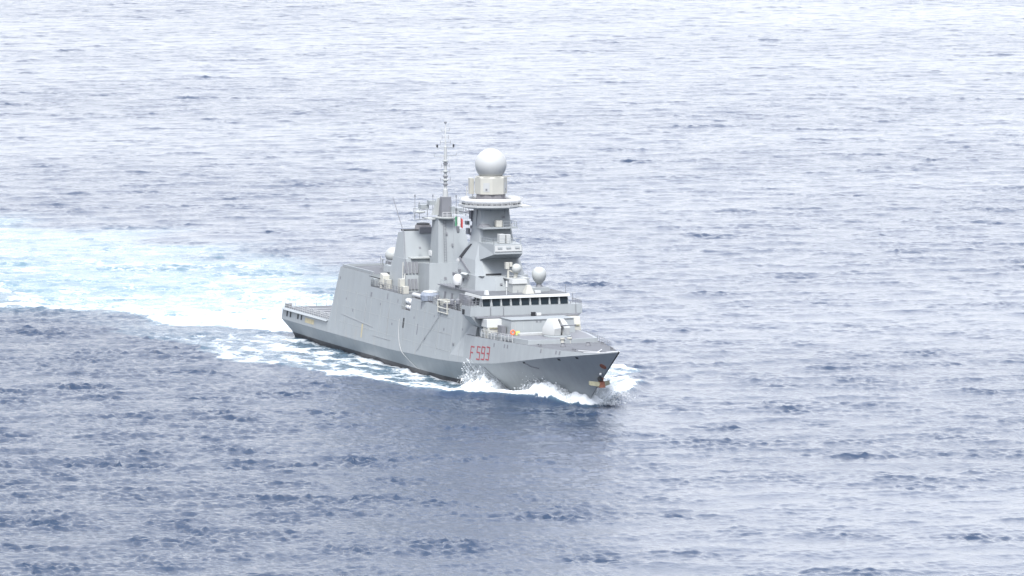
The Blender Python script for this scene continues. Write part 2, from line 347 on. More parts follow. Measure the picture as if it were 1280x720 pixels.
def build_sea():
    az0 = CAM_AZ
    half = R(7.4); dth = R(0.0160)
    dense = np.arange(-half, half+1e-9, dth)
    rest = np.linspace(half, 2*math.pi-half, 60)[1:-1]
    th = np.concatenate([dense, rest])
    r0 = np.array([5, 60, 150, 300, 450, 580, 660, 700, 725])
    rr = [740.0]
    while rr[-1] < 3000: rr.append(rr[-1]*1.00062)
    r1 = rr[-1]*np.array([1.004, 1.02, 1.06, 1.15, 1.35, 1.8, 2.6, 4.5, 9.0, 20.0])
    r = np.concatenate([r0, rr, r1])
    nr, nth = len(r), len(th)
    RR, TT = np.meshgrid(r, th, indexing='ij')
    X = CAM_POS.x + RR*np.cos(az0+TT); Y = CAM_POS.y + RR*np.sin(az0+TT)
    P = np.stack([X.ravel(), Y.ravel()], 1)
    amp = (np.clip((R(7.35)-np.abs(np.where(TT > math.pi, TT-2*math.pi, TT)))/R(.35), 0, 1)*np.clip((RR-725)/40, 0, 1)*np.clip((3010-RR)/260, 0, 1)).ravel().astype(np.float32)
    co = np.zeros((len(P), 3), np.float32); co[:, :2] = P
    foam = np.zeros(len(P), np.float32); aer = foam.copy(); gust = np.full(len(P), .8, np.float32)
    idx = np.where(amp > 0)[0]
    D, f_, a_, g_ = sea_height(P[idx])
    co[idx] += D*amp[idx, None]; foam[idx] = f_*amp[idx]; aer[idx] = a_*amp[idx]; gust[idx] = g_
    i = np.arange(nr-1)[:, None]; j = np.arange(nth)[None, :]; j2 = (j+1) % nth
    q = np.stack([i*nth+j, (i+1)*nth+j, (i+1)*nth+j2, i*nth+j2], -1).reshape(-1, 4)
    # vertex normals of the whole sheet, so that the two sheets below meet without a seam
    sm_ = sea_material()
    fm = foam[q].max(1) > 0.10
    for name, sel in (('sea', ~fm), ('wake_foam', fm)):
        qs = q[sel]; used, inv = np.unique(qs, return_inverse=True); qs = inv.reshape(-1, 4)
        me = bpy.data.meshes.new(name); nv, nf = len(used), len(qs)
        me.vertices.add(nv); me.vertices.foreach_set('co', co[used].ravel())
        me.loops.add(nf*4); me.loops.foreach_set('vertex_index', qs.ravel().astype(np.int32))
        me.polygons.add(nf); me.polygons.foreach_set('loop_start', np.arange(0, nf*4, 4, dtype=np.int32))
        me.update(calc_edges=True)
        for nm, arr in (('foam', foam), ('aeration', aer), ('gust', gust)):
            at = me.attributes.new(nm, 'FLOAT', 'POINT'); at.data.foreach_set('value', arr[used])
        me.shade_smooth(); me.materials.append(sm_)
        o = bpy.data.objects.new(name, me); COL.objects.link(o)
        if name == 'sea':
            o['kind'] = 'structure'; o['label'] = 'pale blue grey rippled open sea under an overcast sky'
        else:
            o['kind'] = 'stuff'; o['category'] = 'foam'; o['label'] = 'white and turquoise foam of the bow wave and wake around the frigate'
build_sea()

#================================================================== FRIGATE
F = bpy.data.objects.new('frigate', None); COL.objects.link(F)
tag(F, 'light grey naval frigate with red hull number steaming across the open sea', 'warship')
def build_hull():
    mb = MB()
    st = sorted(set([0, 1.5, 3] + list(range(6, 100, 3)) + [100] + [100+43.5*k/22 for k in range(1, 23)]))
    sect = []
    for x in st:
        k = max(0, (x-100)/43.5)
        def xe(end): return x if x <= 100 else 100+k*(end-100)
        xw = xe(129); xk = x; x3 = xe(125); xb = xe(130)
        w = float(np.interp(xw, WX, WY)); w5 = w + (yk(x)-w)*0.22
        if x < 3: xw = x+3*(1-x/3.0) if x < 3 else x; xb = xw-.3; x3 = xw+1
        zd = float(np.interp(x, HX, HZD)) if x > 100 else (5.0 if x <= 96 else 8.9)
        yd = side(x, zd) if x <= 100 else float(np.interp(x, HX, HYD))
        sect.append([(x3, w*.8, -3.2), (xw, w, 0), (xb, w5, .75), (xk, yk(x), zk(x)), (x, yd, zd)])
        if x == 96: sect.append([(x3, w*.8, -3.2), (xw, w, 0), (xb, w5, .75), (xk, yk(x), zk(x)), (x, side(x, 8.9), 8.9)])
    n = 5
    for sgn in (-1, 1):
        vs = [(p[0], sgn*p[1], p[2]) for s in sect for p in s]; 
        for r in range(n-1):
            fs = [(a*n+r, (a+1)*n+r, (a+1)*n+r+1, a*n+r+1) for a in range(len(sect)-1)]
            o = len(mb.v)
            mb.add(vs, fs, 1 if r < 2 else 0)
    # transom
    s0 = sect[0]
    for r in range(n-1):
        a, b = s0[r], s0[r+1]
        mb.add([(a[0], -a[1], a[2]), (a[0], a[1], a[2]), (b[0], b[1], b[2]), (b[0], -b[1], b[2])], [(0, 1, 2, 3)], 1 if r < 2 else 0)
    import bmesh
    o = mb.build('hull', [M['hull'], M['boot']], F)
    b = bmesh.new(); b.from_mesh(o.data); bmesh.ops.remove_doubles(b, verts=b.verts, dist=.002)
    bmesh.ops.recalc_face_normals(b, faces=b.faces); b.to_mesh(o.data); b.free()
    o.data.shade_smooth(); o.data.set_sharp_from_angle(angle=R(14))
    return o
hull = build_hull()
# decks
mb = MB(); pl = [(0.02, 1), (13, 1), (26.6, 1)]
mb.prism([(x, -side(x, 5)+.02) for x in (0.02, 13, 29)] + [(x, side(x, 5)-.02) for x in (29, 13, 0.02)], 4.6, 5.0)
mb.build('flight_deck', M['deck'], F)
mb = MB(); xs = [96.02] + [100+2*k for k in range(22)] + [143.3]
def dz(x): return float(np.interp(x, HX[5:], HZD[5:]))
top = []
for x in xs:
    y = (float(np.interp(x, HX, HYD)) if x >= 100 else side(x, 8.9))-.03; z = dz(max(x, 100))-.012; top.append((x, y, z))
vs = []; fs = []
for x, y, z in top: vs += [(x, -y, z), (x, 0, z+.12), (x, y, z)]
for a in range(len(top)-1): fs += [(a*3, a*3+3, a*3+4, a*3+1), (a*3+1, a*3+4, a*3+5, a*3+2)]
mb.add(vs, fs); mb.build('foredeck', M['deck'], F)

def sidepoly(xs, z, dy=0.0): return [(x, -side(x, z)+dy, z) for x in xs] + [(x, side(x, z)-dy, z) for x in reversed(xs)]
def shell(name, xs, z0, z1, shift0=0.0, mats=None, label=None, dx=0.0, roof='deck'):
    mb = MB(); a = sidepoly(xs, z0); n = len(xs); 
    b = []
    for i, x in enumerate(xs):
        xx = x+shift0 if i == 0 else (x+dx if i == n-1 else x); b.append((xx, -side(x, z1), z1))
    b += [(p[0], -p[1], p[2]) for p in reversed(b)]
    mb.loft([a, b], cap1=False); mb.add(b, [tuple(range(len(b)))], 1)
    return mb.build(name, [mats or M['grey'], M[roof]], F, label=label)
shell('hangar', [26.5, 35, 46.6], 5.0, 14.8, 3.2, mats=M['hull'])
# midships deckhouse with the life raft bay cut out of its side
shell('midship_deckhouse', [46.62, 55, 63.6], 5.0, 12.75, mats=M['hull'])
shell('midship_deckhouse', [63.62, 66, 68.2], 5.0, 10.3, mats=M['hull'])
mb = MB(); mb.box(63.62, 68.2, -7.0, 7.0, 10.31, 12.6); mb.build('raft_bay_wall', M['mid'], F)
mb = MB()
xs = [68.22, 75, 82, 90, 99.5]
a = sidepoly(xs, 5.0)
b = [(68.22, -side(68, 12.6), 12.6), (75, -side(75, 12.6), 12.6), (82, -side(82, 12.55), 12.55), (90.5, -side(90, 12.4), 12.4), (98.5, -7.4, 12.25)]
b += [(x, -y, z) for x, y, z in reversed(b)]
mb.loft([a, b], cap1=False); mb.add(b, [tuple(range(10))], 1); mb.build('midship_deckhouse', [M['hull'], M['deck']], F)
mb = MB(); mb.box(99.4, 101.2, -7.75, 7.75, 8.8, 12.3); mb.build('bridge_base', M['grey'], F)
def lower(x, z):       # point on the flared side below the knuckle
    lo, hi = 0.0, 1.0
    def at(k):
        xw = 100+k*29 if x > 100 else x; xb = 100+k*30 if x > 100 else x; xk = 100+k*43.5 if x > 100 else x
        w = float(np.interp(xw, WX, WY)); w5 = w+(yk(xk)-w)*.22; q = (z-.75)/(zk(xk)-.75)
        return xb+(xk-xb)*q, w5+(yk(xk)-w5)*q
    for _ in range(40):
        k = (lo+hi)/2
        if at(k)[0] < x: lo = k
        else: hi = k
    return at(k)[1]
def surf(x, z, off=.03):
    y = side(x, z) if z >= zk(x) else lower(x, z)
    return (x, -y-off, z)
def mark(name, x0, x1, z0, z1, m, parent=None, off=.025, label=None, n=1):
    mb = MB()
    mb.quadplate([surf(x0, z0, off), surf(x1, z0, off), surf(x1, z1, off), surf(x0, z1, off)], .05)
    return mb.build(name, M[m], parent or F, label=label)
def railing(name, pts, h=1.05, rails=3, step=1.5, r=.035, m='grey', parent=None, pr=None):
    mb = MB()
    for a, b in zip(pts[:-1], pts[1:]):
        a, b = Vector(a), Vector(b); n = max(1, round((b-a).length/step))
        for i in range(n+1):
            p = a.lerp(b, i/n); mb.tube(p, p+Vector((0, 0, h)), pr or r, n=5)
        for k in range(1, rails+1):
            z = Vector((0, 0, h*k/rails)); mb.tube(a+z, b+z, r*.8, n=5)
    return mb.build(name, M[m], parent or F)

# ---- pennant number on the starboard bow: F 593, drawn as painted strokes on the plating
SEG = {'F': [((0, 0), (0, 2)), ((0, 2), (1, 2)), ((0, 1.05), (.75, 1.05))],
       '5': [((1, 2), (0, 2)), ((0, 2), (0, 1.1)), ((0, 1.1), (1, 1.1)), ((1, 1.1), (1, 0)), ((1, 0), (0, 0))],
       '9': [((0, 0), (1, 0)), ((1, 0), (1, 2)), ((1, 2), (0, 2)), ((0, 2), (0, 1.0)), ((0, 1.0), (1, 1.0))],
       '3': [((0, 0), (1, 0)), ((1, 0), (1, 2)), ((1, 2), (0, 2)), ((.25, 1.0), (1, 1.0))]}
def strokes(ch, x, zb, w, h, t):
    mb = MB()
    for (a, b), (c, d) in SEG[ch]:
        u0, u1 = min(a, c)*w, max(a, c)*w; v0, v1 = min(b, d)*h/2, max(b, d)*h/2
        du, dv = u1-u0, v1-v0
        if du < 1e-6: u0 -= t*1.1; u1 += t*1.1; v0 -= t*.6; v1 += t*.6
        else: v0 -= t; v1 += t
        mb.quadplate([surf(x+u0, zb+v0, .03+.004*len(mb.v)/8), surf(x+u1, zb+v0, .03+.004*len(mb.v)/8), surf(x+u1, zb+v1, .03+.004*len(mb.v)/8), surf(x+u0, zb+v1, .03+.004*len(mb.v)/8)], .04)
    return mb
num = bpy.data.objects.new('hull_number', None); COL.objects.link(num); num.parent = F; num['label'] = 'red hull number F 593'
for ch, x in (('F', 99.2), ('5', 101.75), ('9', 103.6), ('3', 105.45)):
    strokes(ch, x, 5.15+0.075*(x-99.6), 1.2 if ch != 'F' else 1.35, 2.05, .105).build('hull_number_character', M['red'], num)

# ---- marks on the plating
mark('hull_port', 65.2, 65.9, 7.2, 8.9, 'dark', label='narrow black slot in the hull side')
mark('hull_port', 72.6, 72.95, 6.7, 8.5, 'mid')
mark('hull_port', 47.2, 48.0, 11.0, 11.8, 'mid'); mark('hull_port', 55.9, 56.3, 11.3, 12.3, 'mid'); mark('hull_port', 73.4, 73.8, 11.2, 12.4, 'mid')
for x in (2.6, 4.6, 8.9, 10.9): mark('mooring_port', x, x+.75, 3.55+.01*x, 4.55, 'dark')
mark('name_plate', 13.5, 18.5, 3.45, 4.3, 'bronze', label='tan name plate on the quarter')
for x, z in ((108, 8.2), (111.6, 8.35), (112.6, 8.35), (123.5, 8.6), (128, 8.75), (129, 8.75)): mark('scupper', x, x+.35, z-.3, z+.3, 'mid')
for x in (118.2, 128.5, 133.3): mark('hull_port', x, x+.6, 6.0+.14*(x-118), 6.3+.14*(x-118), 'dark')
mb = MB(); mb.path([surf(x, 6.75-.045*(x-33), .03) for x in np.linspace(33, 50, 10)], .05); mb.path([surf(x, 4.55, .03) for x in np.linspace(50.5, 60, 6)], .04)
mb.path([surf(45.2, z, .03) for z in (6.2, 8, 10, 11.5)], .035); mb.path([surf(57.5, z, .03) for z in (5.2, 8, 10)], .03)
mb.build('hull_seam', M['ropeg'], F)
mb = MB(); mb.quadplate([surf(44.4, 3.6, .02), surf(44.9, 3.6, .02), surf(45.05, 6.0, .02), surf(44.3, 6.0, .02)], .03); mb.build('rust_stain', M['bronze'], F)

# ---- flight deck rails, folded nets and transom fittings
railing('safety_rail', [(.3, -9.05, 5.0), (26, -9.2, 5.0)], 1.1, 3, 1.3, .05, 'dome')
railing('safety_rail', [(.3, 9.05, 5.0), (26, 9.2, 5.0)], 1.1, 3, 1.3, .05, 'dome')
mb = MB()
for i in range(20):
    x = .6+1.28*i; mb.quadplate([(x, -9.3, 5.02), (x+1.15, -9.3, 5.02), (x+1.15, -9.95, 4.75), (x, -9.95, 4.75)], .05)
mb.build('deck_edge_net', M['grey'], F)
railing('safety_rail', [(.15, -8.9, 5.0), (.15, 8.9, 5.0)], 1.0, 2, 2, .05, 'grey')
mb = MB(); mb.box(8, 11, 6.6, 8.6, 5.0, 6.3, t=.15); mb.box(.4, 1.5, -8.9, -8.0, 5.0, 5.7); mb.build_each('deck_locker', M['mid'], F)
mb = MB()
for x in (5, 9, 13, 17, 21): mb.box(x, x+.25, -6.5, 6.5, 5.004, 5.02)
mb.box(3, 25, -.15, .15, 5.006, 5.024); mb.lathe((13, 0, 5.006), [(4.2, 0), (4.2, .02)], 32); mb.lathe((13, 0, 5.012), [(3.9, 0), (3.9, .02)], 32, mi=1)
mb.build('deck_marking', [M['white'], M['deck']], F)

# ---- hangar roof and the weather deck behind the funnel
mb = MB(); mb.box(30.5, 46.4, -8.15, -7.9, 14.8, 15.25); mb.box(30.5, 46.4, 7.9, 8.15, 14.8, 15.25); mb.box(29.9, 30.1, -8.1, 8.1, 14.8, 15.2); mb.build('hangar_coaming', M['grey'], F)
railing('safety_rail', [(46.8, -8.6, 12.76), (63, -8.6, 12.76)], 1.1, 3, 1.5, .05, 'mid')
mb = MB(); mb.box(45.4, 47.6, -8.3, -6.4, 12.8, 14.1); mb.build_each('vent_box', M['grey'], F)
gm = bpy.data.objects.new('small_gun_mount', None); COL.objects.link(gm); gm.parent = F
mb = MB(); mb.lathe((50.2, -7.3, 12.75), [(.9, 0), (.8, .6), (.5, .7)], 16); mb.build('pedestal', M['cream'], gm, 30)
mb = MB(); mb.loft([[(49.2, -8.1, 13.4), (51.4, -8.1, 13.4), (51.4, -6.5, 13.4), (49.2, -6.5, 13.4)], [(49.7, -7.9, 15.3), (51.2, -7.9, 15.0), (51.2, -6.7, 15.0), (49.7, -6.7, 15.3)]]); mb.build('gun_shield', M['cream'], gm, bevel=.06)
mb = MB(); mb.tube((49.9, -8.0, 14.3), (48.2, -9.4, 14.7), .09, .06); mb.build('gun_barrel', M['dark'], gm)
mb = MB(); mb.box(43.5, 50.5, -5.4, -1, 12.8, 15.6, t=.2); mb.box(46, 51.5, -6.1, -3.6, 15.3, 16.4, t=.15); mb.build('aft_deckhouse', M['grey'], F)
mb = MB(); mb.box(43.8, 46.8, -5.0, -3.0, 15.62, 16.9, t=.1); mb.build_each('vent_box', M['mid'], F)
railing('frame_rack', [(43.6, -5.3, 15.6), (50.3, -5.3, 15.6), (50.3, -2, 15.6)], 1.6, 2, 2.2, .06, 'grey')
dm = bpy.data.objects.new('aft_satellite_dome', None); COL.objects.link(dm); dm.parent = F
mb = MB(); mb.sphere((40, -2.2, 17.5), 1.35, z0=-.7); mb.build('dome_shell', M['greyd'], dm, 60)
mb = MB(); mb.lathe((40, -2.2, 14.8), [(1.0, 0), (.55, 1.0), (.75, 1.75)], 12); mb.build('pedestal', M['mid'], dm, 30)
mb = MB(); mb.path([(37, -3.4, 17.2), (44, -5.6, 17.1)], .07); mb.tube((37.2, -3.5, 14.8), (37.2, -3.5, 17.2), .06); mb.tube((43.8, -5.5, 15.6), (43.8, -5.5, 17.1), .06); mb.build('aerial_wire', M['ropeg'], F)
# 76 mm turret on the hangar roof
def turret(x, y, z, name, face=1, swing=0.0):
    g = bpy.data.objects.new(name, None); COL.objects.link(g); g.parent = F
    def T(p):
        c, s_ = math.cos(swing), math.sin(swing); return (x+face*(p[0]*c-p[1]*s_), y+p[0]*s_+p[1]*c, z+p[2])
    for sg in (-1, 1):
        mb = MB()
        o = [(-2.2, .25, 0), (1.35, .25, 0), (1.35, 1.55, 0), (.3, 1.95, 0), (-1.6, 1.95, 0), (-2.2, 1.3, 0)]
        mid = [(-2.1, .25, 1.1), (1.55, .25, 1.3), (1.5, 1.65, 1.2), (.3, 2.0, 1.1), (-1.6, 1.95, 1.1), (-2.1, 1.3, 1.1)]
        u = [(-1.8, .25, 2.6), (.45, .25, 2.75), (.4, 1.05, 2.65), (.1, 1.25, 2.6), (-1.2, 1.25, 2.6), (-1.7, .9, 2.55)]
        mb.loft([[T((a, sg*b, c)) for a, b, c in r] for r in (o, mid, u)]); mb.build('gun_shield', M['dome'], g, 40, bevel=.08)
    mb = MB(); a, b = T((-1.6, -.24, .05)), T((.9, .24, 2.3)); 
    mb.loft([[T(p) for p in ((-1.7, -.245, .02), (.95, -.245, .02), (.95, .245, .02), (-1.7, .245, .02))], [T(p) for p in ((-1.5, -.245, 2.5), (.2, -.245, 2.5), (.2, .245, 2.5), (-1.5, .245, 2.5))]]); mb.build('gun_cradle', M['dark'], g)
    mb = MB(); mb.tube(T((.6, 0, 1.55)), T((2.4, 0, 1.75)), .16, .13); mb.tube(T((2.4, 0, 1.75)), T((5.0, 0, 2.05)), .1, .08); mb.tube(T((5.0, 0, 2.05)), T((5.25, 0, 2.08)), .13, .13); mb.build('gun_barrel', M['mid'], g, 40)
    mb = MB(); mb.lathe((x, y, z-.28), [(2.3, 0), (2.3, .2), (2.1, .28)], 28); mb.build('gun_ring', M['grey'], g, 30)
    return g
turret(37.5, 0, 15.1, 'aft_gun_turret', face=-1)

# ---- funnel block
fu = bpy.data.objects.new('funnel', None); COL.objects.link(fu); fu.parent = F
mb = MB(); mb.loft([[(50.5, -7.0, 12.7), (59.6, -7.0, 12.7), (59.6, 7.0, 12.7), (50.5, 7.0, 12.7)], [(52, -6.35, 18.4), (58.4, -6.3, 18.4), (58.4, 6.3, 18.4), (52, 6.35, 18.4)]])
mb.build('funnel_casing', M['grey'], fu)
mb = MB(); mb.loft([[(52.2, -6.3, 18.4), (57.2, -6.2, 18.4), (57.2, 6.2, 18.4), (52.2, 6.3, 18.4)], [(53.0, -5.75, 22.6), (55.6, -5.6, 23.0), (55.6, 5.6, 23.0), (53.0, 5.75, 22.6)]])
mb.build('funnel_top', M['grey'], fu)
mb = MB(); mb.box(56.9, 58.9, -5.4, 0, 18.42, 18.62); mb.build('funnel_ledge', M['greyd'], fu)
mb = MB(); mb.prism([(53.15, -5.3), (55.5, -5.4), (55.5, -2.8), (53.15, -2.8)], 22.9, 23.15); mb.build('exhaust_opening', M['dark'], fu)
for y in (-1.4, 2.0):
    mb = MB(); mb.lathe((53.6, y, 22.7), [(1.5, 0), (1.35, 1.15)], 20); mb.build('exhaust_stack', M['sooty'], fu, 40)
    mb = MB(); mb.lathe((53.6, y, 23.86), [(1.2, 0), (1.1, .25), (.5, .34)], 20); mb.build('exhaust_opening', M['dark'], fu, 40)
mb = MB(); mb.box(55.62, 55.9, -2.8, 4.5, 22.55, 23.6); mb.build('exhaust_screen', M['mid'], fu)
for i in range(4):
    y = -6.5+.62*i; mb = MB(); mb.quadplate([(59.12, y, 15.9), (59.12, y+.4, 15.9), (58.66, y+.4, 17.9), (58.66, y, 17.9)], .12); mb.build('louvre', M['mid'], fu)
for i in range(3):
    y = -6.2+.62*i; mb = MB(); mb.quadplate([(59.72, y, 13.2), (59.72, y+.42, 13.2), (59.3, y+.42, 15.0), (59.3, y, 15.0)], .12); mb.build('louvre', M['mid'], fu)
mb = MB(); mb.quadplate([(58.0, -6.72, 15.8), (58.6, -6.72, 15.8), (58.2, -6.55, 17.2), (57.7, -6.55, 17.2)], .1); mb.build('louvre', M['mid'], fu)
mb = MB(); mb.box(58.6, 59.9, -2.2, -.4, 18.9, 19.8); mb.build_each('equipment_box', M['white'], fu, bevel=.08)
mb = MB(); mb.box(58.3, 59.6, .1, .9, 18.7, 19.9); mb.box(58.6, 59.6, -2.0, -.2, 18.45, 18.85); mb.build_each('equipment_box', M['mid'], fu)
mb = MB(); mb.path([(55.2, -5.6, 22.9), (51.5, -6.2, 28.6)], .075); mb.build_each('whip_aerial', M['mid'], fu)
mb = MB(); mb.path([(57.9, -6.25, 18.4), (55.7, -5.63, 22.9)], .06); mb.path([(59.65, -6.95, 12.8), (58.45, -6.3, 18.4)], .06); mb.build('corner_seam', M['mid'], fu)

# ---- aft mast tower with its pole mast
am = bpy.data.objects.new('aft_mast', None); COL.objects.link(am); am.parent = F
mb = MB(); mb.loft([[(58, -4.4, 12.7), (65.0, -4.4, 12.7), (65.0, 4.4, 12.7), (58, 4.4, 12.7)], [(58.3, -4.1, 17.6), (63.9, -3.9, 18.0), (63.9, 3.3, 18.0), (58.3, 4.0, 17.6)]]); mb.build('mast_base', M['grey'], am)
mb = MB(); mb.loft([[(59.0, -2.2, 17.0), (63.6, -2.2, 17.0), (63.6, 2.5, 17.0), (59.0, 2.5, 17.0)], [(59.4, -1.75, 25.6), (62.2, -1.65, 25.6), (62.2, 1.2, 25.6), (59.4, 1.2, 25.6)]]); mb.build('mast_tower', M['grey'], am)
mb = MB(); mb.lathe((61.6, .2, 25.62), [(1.2, -.35), (2.1, 0), (2.1, .16)], 20); mb.box(57.5, 61, -3.0, -1.0, 25.3, 25.5); mb.build('mast_platform', M['greyd'], am)
railing('platform_rail', [(63.2, -1.2, 25.78), (63.6, .2, 25.78), (63.0, 1.8, 25.78)], .9, 2, .9, .04, 'white', am)
mb = MB(); mb.loft([[(60.0, -1.0, 25.8), (62.0, -1.0, 25.8), (62.0, .9, 25.8), (60.0, .9, 25.8)], [(60.4, -.7, 29.2), (61.8, -.85, 29.2), (61.8, .85, 29.2), (60.4, .7, 29.2)]]); mb.build('mast_head', M['mid'], am)
mb = MB(); mb.loft([[(59.2, -1.9, 26.0), (60.4, -1.9, 26.0), (60.4, -.9, 26.0), (59.2, -.9, 26.0)], [(60.0, -1.1, 29.0), (60.5, -1.1, 29.0), (60.5, -.8, 29.0), (60.0, -.8, 29.0)]]); mb.build('mast_bracket', M['greyd'], am)
mb = MB(); mb.lathe((61.2, 0, 29.0), [(.48, 0), (.42, 1.5), (.27, 1.6), (.25, 8.9), (.14, 9.0), (.11, 12.0), (.05, 12.1), (.04, 13.2)], 14); mb.build('pole_mast', M['dome'], am, 40)
mb = MB()
for z in (31.2, 32.6, 34.8): mb.lathe((61.2, 0, z), [(.42, 0), (.42, .28)], 12)
mb.build_each('pole_collar', M['mid'], am)
mb = MB()
for z in (31.9, 33.4, 35.2): mb.lathe((61.2, 0, z), [(.3, 0), (.5, .12), (.5, .3), (.3, .36)], 12)
mb.build_each('pole_collar', M['greyd'], am)
for z, w in ((37.7, 1.5), (36.3, 2.0), (40.6, .75)):
    mb = MB(); mb.tube((61.2, -w, z), (61.2, w, z), .06); 
    for s_ in (-1, 1): mb.tube((61.2, s_*w, z-.1), (61.2, s_*w, z+.45), .05)
    mb.build('yardarm', M['grey'], am)
    if w == 1.5:
        for s_ in (-1, 1):
            mb = MB(); mb.lathe((61.2, s_*w, z+.1), [(.13, 0), (.17, .1), (.15, .42), (.05, .48)], 10); mb.build('mast_light', M['dark'], am)
mb = MB(); mb.lathe((61.2, 0, 41.9), [(.2, 0), (.25, .1), (.2, .3)], 10); mb.build('mast_light', M['mid'], am)
for x, y, z0, z1 in ((57.3, -4.2, 25, 29.0), (59.2, -1.6, 26.2, 29.1), (62.5, 1.5, 25.8, 29.2), (56.8, -3.2, 25, 27.6), (58.1, -2.2, 25.4, 27.9), (62.0, 3.4, 25.8, 28.4)):
    mb = MB(); mb.tube((x, y, z0), (x, y, z1), .045); mb.tube((x, y, z1), (x, y, z1+.4), .13, .1); mb.build_each('whip_aerial', M['mid'], am)
mb = MB()
for a, b in (((60, -1.0, 26.8), (57, -4.4, 27.0)), ((60, -1.0, 27.9), (58, -3.6, 28.0)), ((57.3, -4.4, 25.0), (60, -1.2, 25.4)), ((61.9, .9, 26.4), (62.2, 3.6, 26.2)), ((61.9, .9, 27.2), (62.2, 3.6, 27.0)), ((57, -4.4, 27.0), (57.3, -4.2, 25))): mb.tube(a, b, .06)
mb.box(57.0, 58.6, -3.5, -2.1, 27.0, 27.7); mb.box(58.4, 59.8, -2.4, -1.2, 27.7, 28.5); mb.box(61.8, 62.8, 1.6, 2.6, 26.3, 27.3); mb.box(62, 62.6, .6, 1.3, 26.4, 27.6); mb.build_each('mast_arm', M['grey'], am)
mb = MB(); mb.lathe((58.2, -3.6, 26.2), [(.2, 0), (.9, .15), (.95, .35), (.7, .45)], 16); mb.build_each('mast_aerial', M['greyd'], am, 30)

# ---- forward deckhouse and bridge
shell02 = MB(); shell02.loft([[(70, -6.6, 12.6), (99.4, -6.6, 12.3), (99.4, 6.6, 12.3), (70, 6.6, 12.6)], [(76.0, -6.2, 15.45), (96, -6.2, 15.45), (96, 6.2, 15.45), (76.0, 6.2, 15.45)]]); shell02.build('upper_deckhouse', M['grey'], F)
mb = MB(); mb.box(76.0, 97.5, -6.75, 6.75, 15.46, 15.62); mb.build('upper_deck', [M['mid']], F)
br = bpy.data.objects.new('bridge', None); COL.objects.link(br); br.parent = F
mb = MB(); mb.loft([[(96.6, -10.0, 12.32), (101.1, -10.0, 12.32), (101.1, 10.0, 12.32), (96.6, 10.0, 12.32)], [(96.6, -9.9, 13.85), (101.0, -9.9, 13.85), (101.0, 9.9, 13.85), (96.6, 9.9, 13.85)]], mi=0); mb.build('bridge_front', M['grey'], br)
mb = MB(); mb.loft([[(93, -7.75, 13.86), (100.75, -7.75, 13.86), (100.75, 7.75, 13.86), (93, 7.75, 13.86)], [(93, -7.6, 15.2), (100.45, -7.6, 15.2), (100.45, 7.6, 15.2), (93, 7.6, 15.2)]]); mb.build('wheelhouse', M['grey'], br)
mb = MB(); mb.prism([(92.6, -7.9), (101.0, -7.9), (101.0, 7.9), (92.6, 7.9)], 15.2, 15.62, [(92.6, -7.8), (100.7, -7.8), (100.7, 7.8), (92.6, 7.8)]); mb.build('eyebrow', M['dome'], br)
mb = MB(); mb.prism([(92.7, -7.6), (100.4, -7.6), (100.4, 7.6), (92.7, 7.6)], 15.62, 15.7); mb.build('bridge_roof', M['deck'], br)
for i in range(9):
    y = -7.68+1.725*i+.08; mb = MB(); w = 1.3 if i else 1.25
    mb.quadplate([(100.83, y, 13.98), (100.83, y+w, 13.98), (100.56, y+w, 15.14), (100.56, y, 15.14)], .08); mb.build('window', M['glass'], br)
for y0, s_ in ((-7.74, -1), (7.74, 1)):
    for x in (94.0, 95.9, 97.8):
        mb = MB(); mb.quadplate([(x, y0+s_*.02, 14.0), (x+1.4, y0+s_*.02, 14.0), (x+1.4, y0-s_*.11, 15.12), (x, y0-s_*.11, 15.12)], .06); mb.build('window', M['glass'], br)
mb = MB()
for i in range(1, 9):
    y = -7.68+1.725*i-.16; mb.tube((100.95, y, 13.9), (100.72, y, 15.25), .06, n=5)
mb.build_each('window_mullion', M['dome'], br)
mb = MB(); mb.box(96.9, 102.4, -9.2, 9.0, 12.08, 12.30); mb.build('bridge_ledge', M['mid'], br)
mb = MB()
for y in (-6.4, -4.1, 8.8): mb.tube((101.2, y, 12.4), (101.15, y, 13.8), .05, n=5)
mb.build_each('seam_pipe', M['mid'], br)
for s_ in (-1, 1):
    wg = MB(); wg.loft([[(96.8, s_*7.6, 10.2), (101.0, s_*7.6, 10.2), (101.0, s_*8.3, 10.6), (97.2, s_*8.3, 10.6)], [(96.8, s_*7.5, 12.3), (101.05, s_*7.5, 12.3), (101.05, s_*9.8, 12.3), (97.0, s_*9.8, 12.3)]]); wg.build('wing_support', M['grey'], br)
mb = MB(); mb.box(97.3, 98.3, -10.06, -9.98, 12.45, 13.3); mb.build('wing_opening', M['dark'], br)
railing('wing_rail', [(96.7, -9.85, 13.86), (100.9, -9.85, 13.86), (100.9, -7.9, 13.86)], 1.0, 3, .8, .05, 'mid', br)
railing('wing_rail', [(96.7, 9.85, 13.86), (100.9, 9.85, 13.86), (100.9, 7.9, 13.86)], .6, 2, .8, .05, 'mid', br)
mb = MB(); mb.box(97, 98.5, -9.4, -8.4, 13.86, 15.0, t=.1); mb.tube((99, -8.8, 13.86), (99, -8.8, 15.0), .12); mb.lathe((99, -8.8, 15.0), [(.3, 0), (.35, .2), (.1, .4)], 10); mb.box(94.5, 96.3, -8.8, -7.9, 13.0, 15.1); mb.build_each('wing_instrument', M['mid'], br)
mb = MB(); mb.box(102.42, 102.8, .3, 1.0, 12.3, 12.9); mb.build('deck_camera', M['dark'], br)
mb = MB(); mb.box(102.42, 102.8, 1.2, 2.0, 12.3, 12.75); mb.build('deck_lamp', M['white'], br)
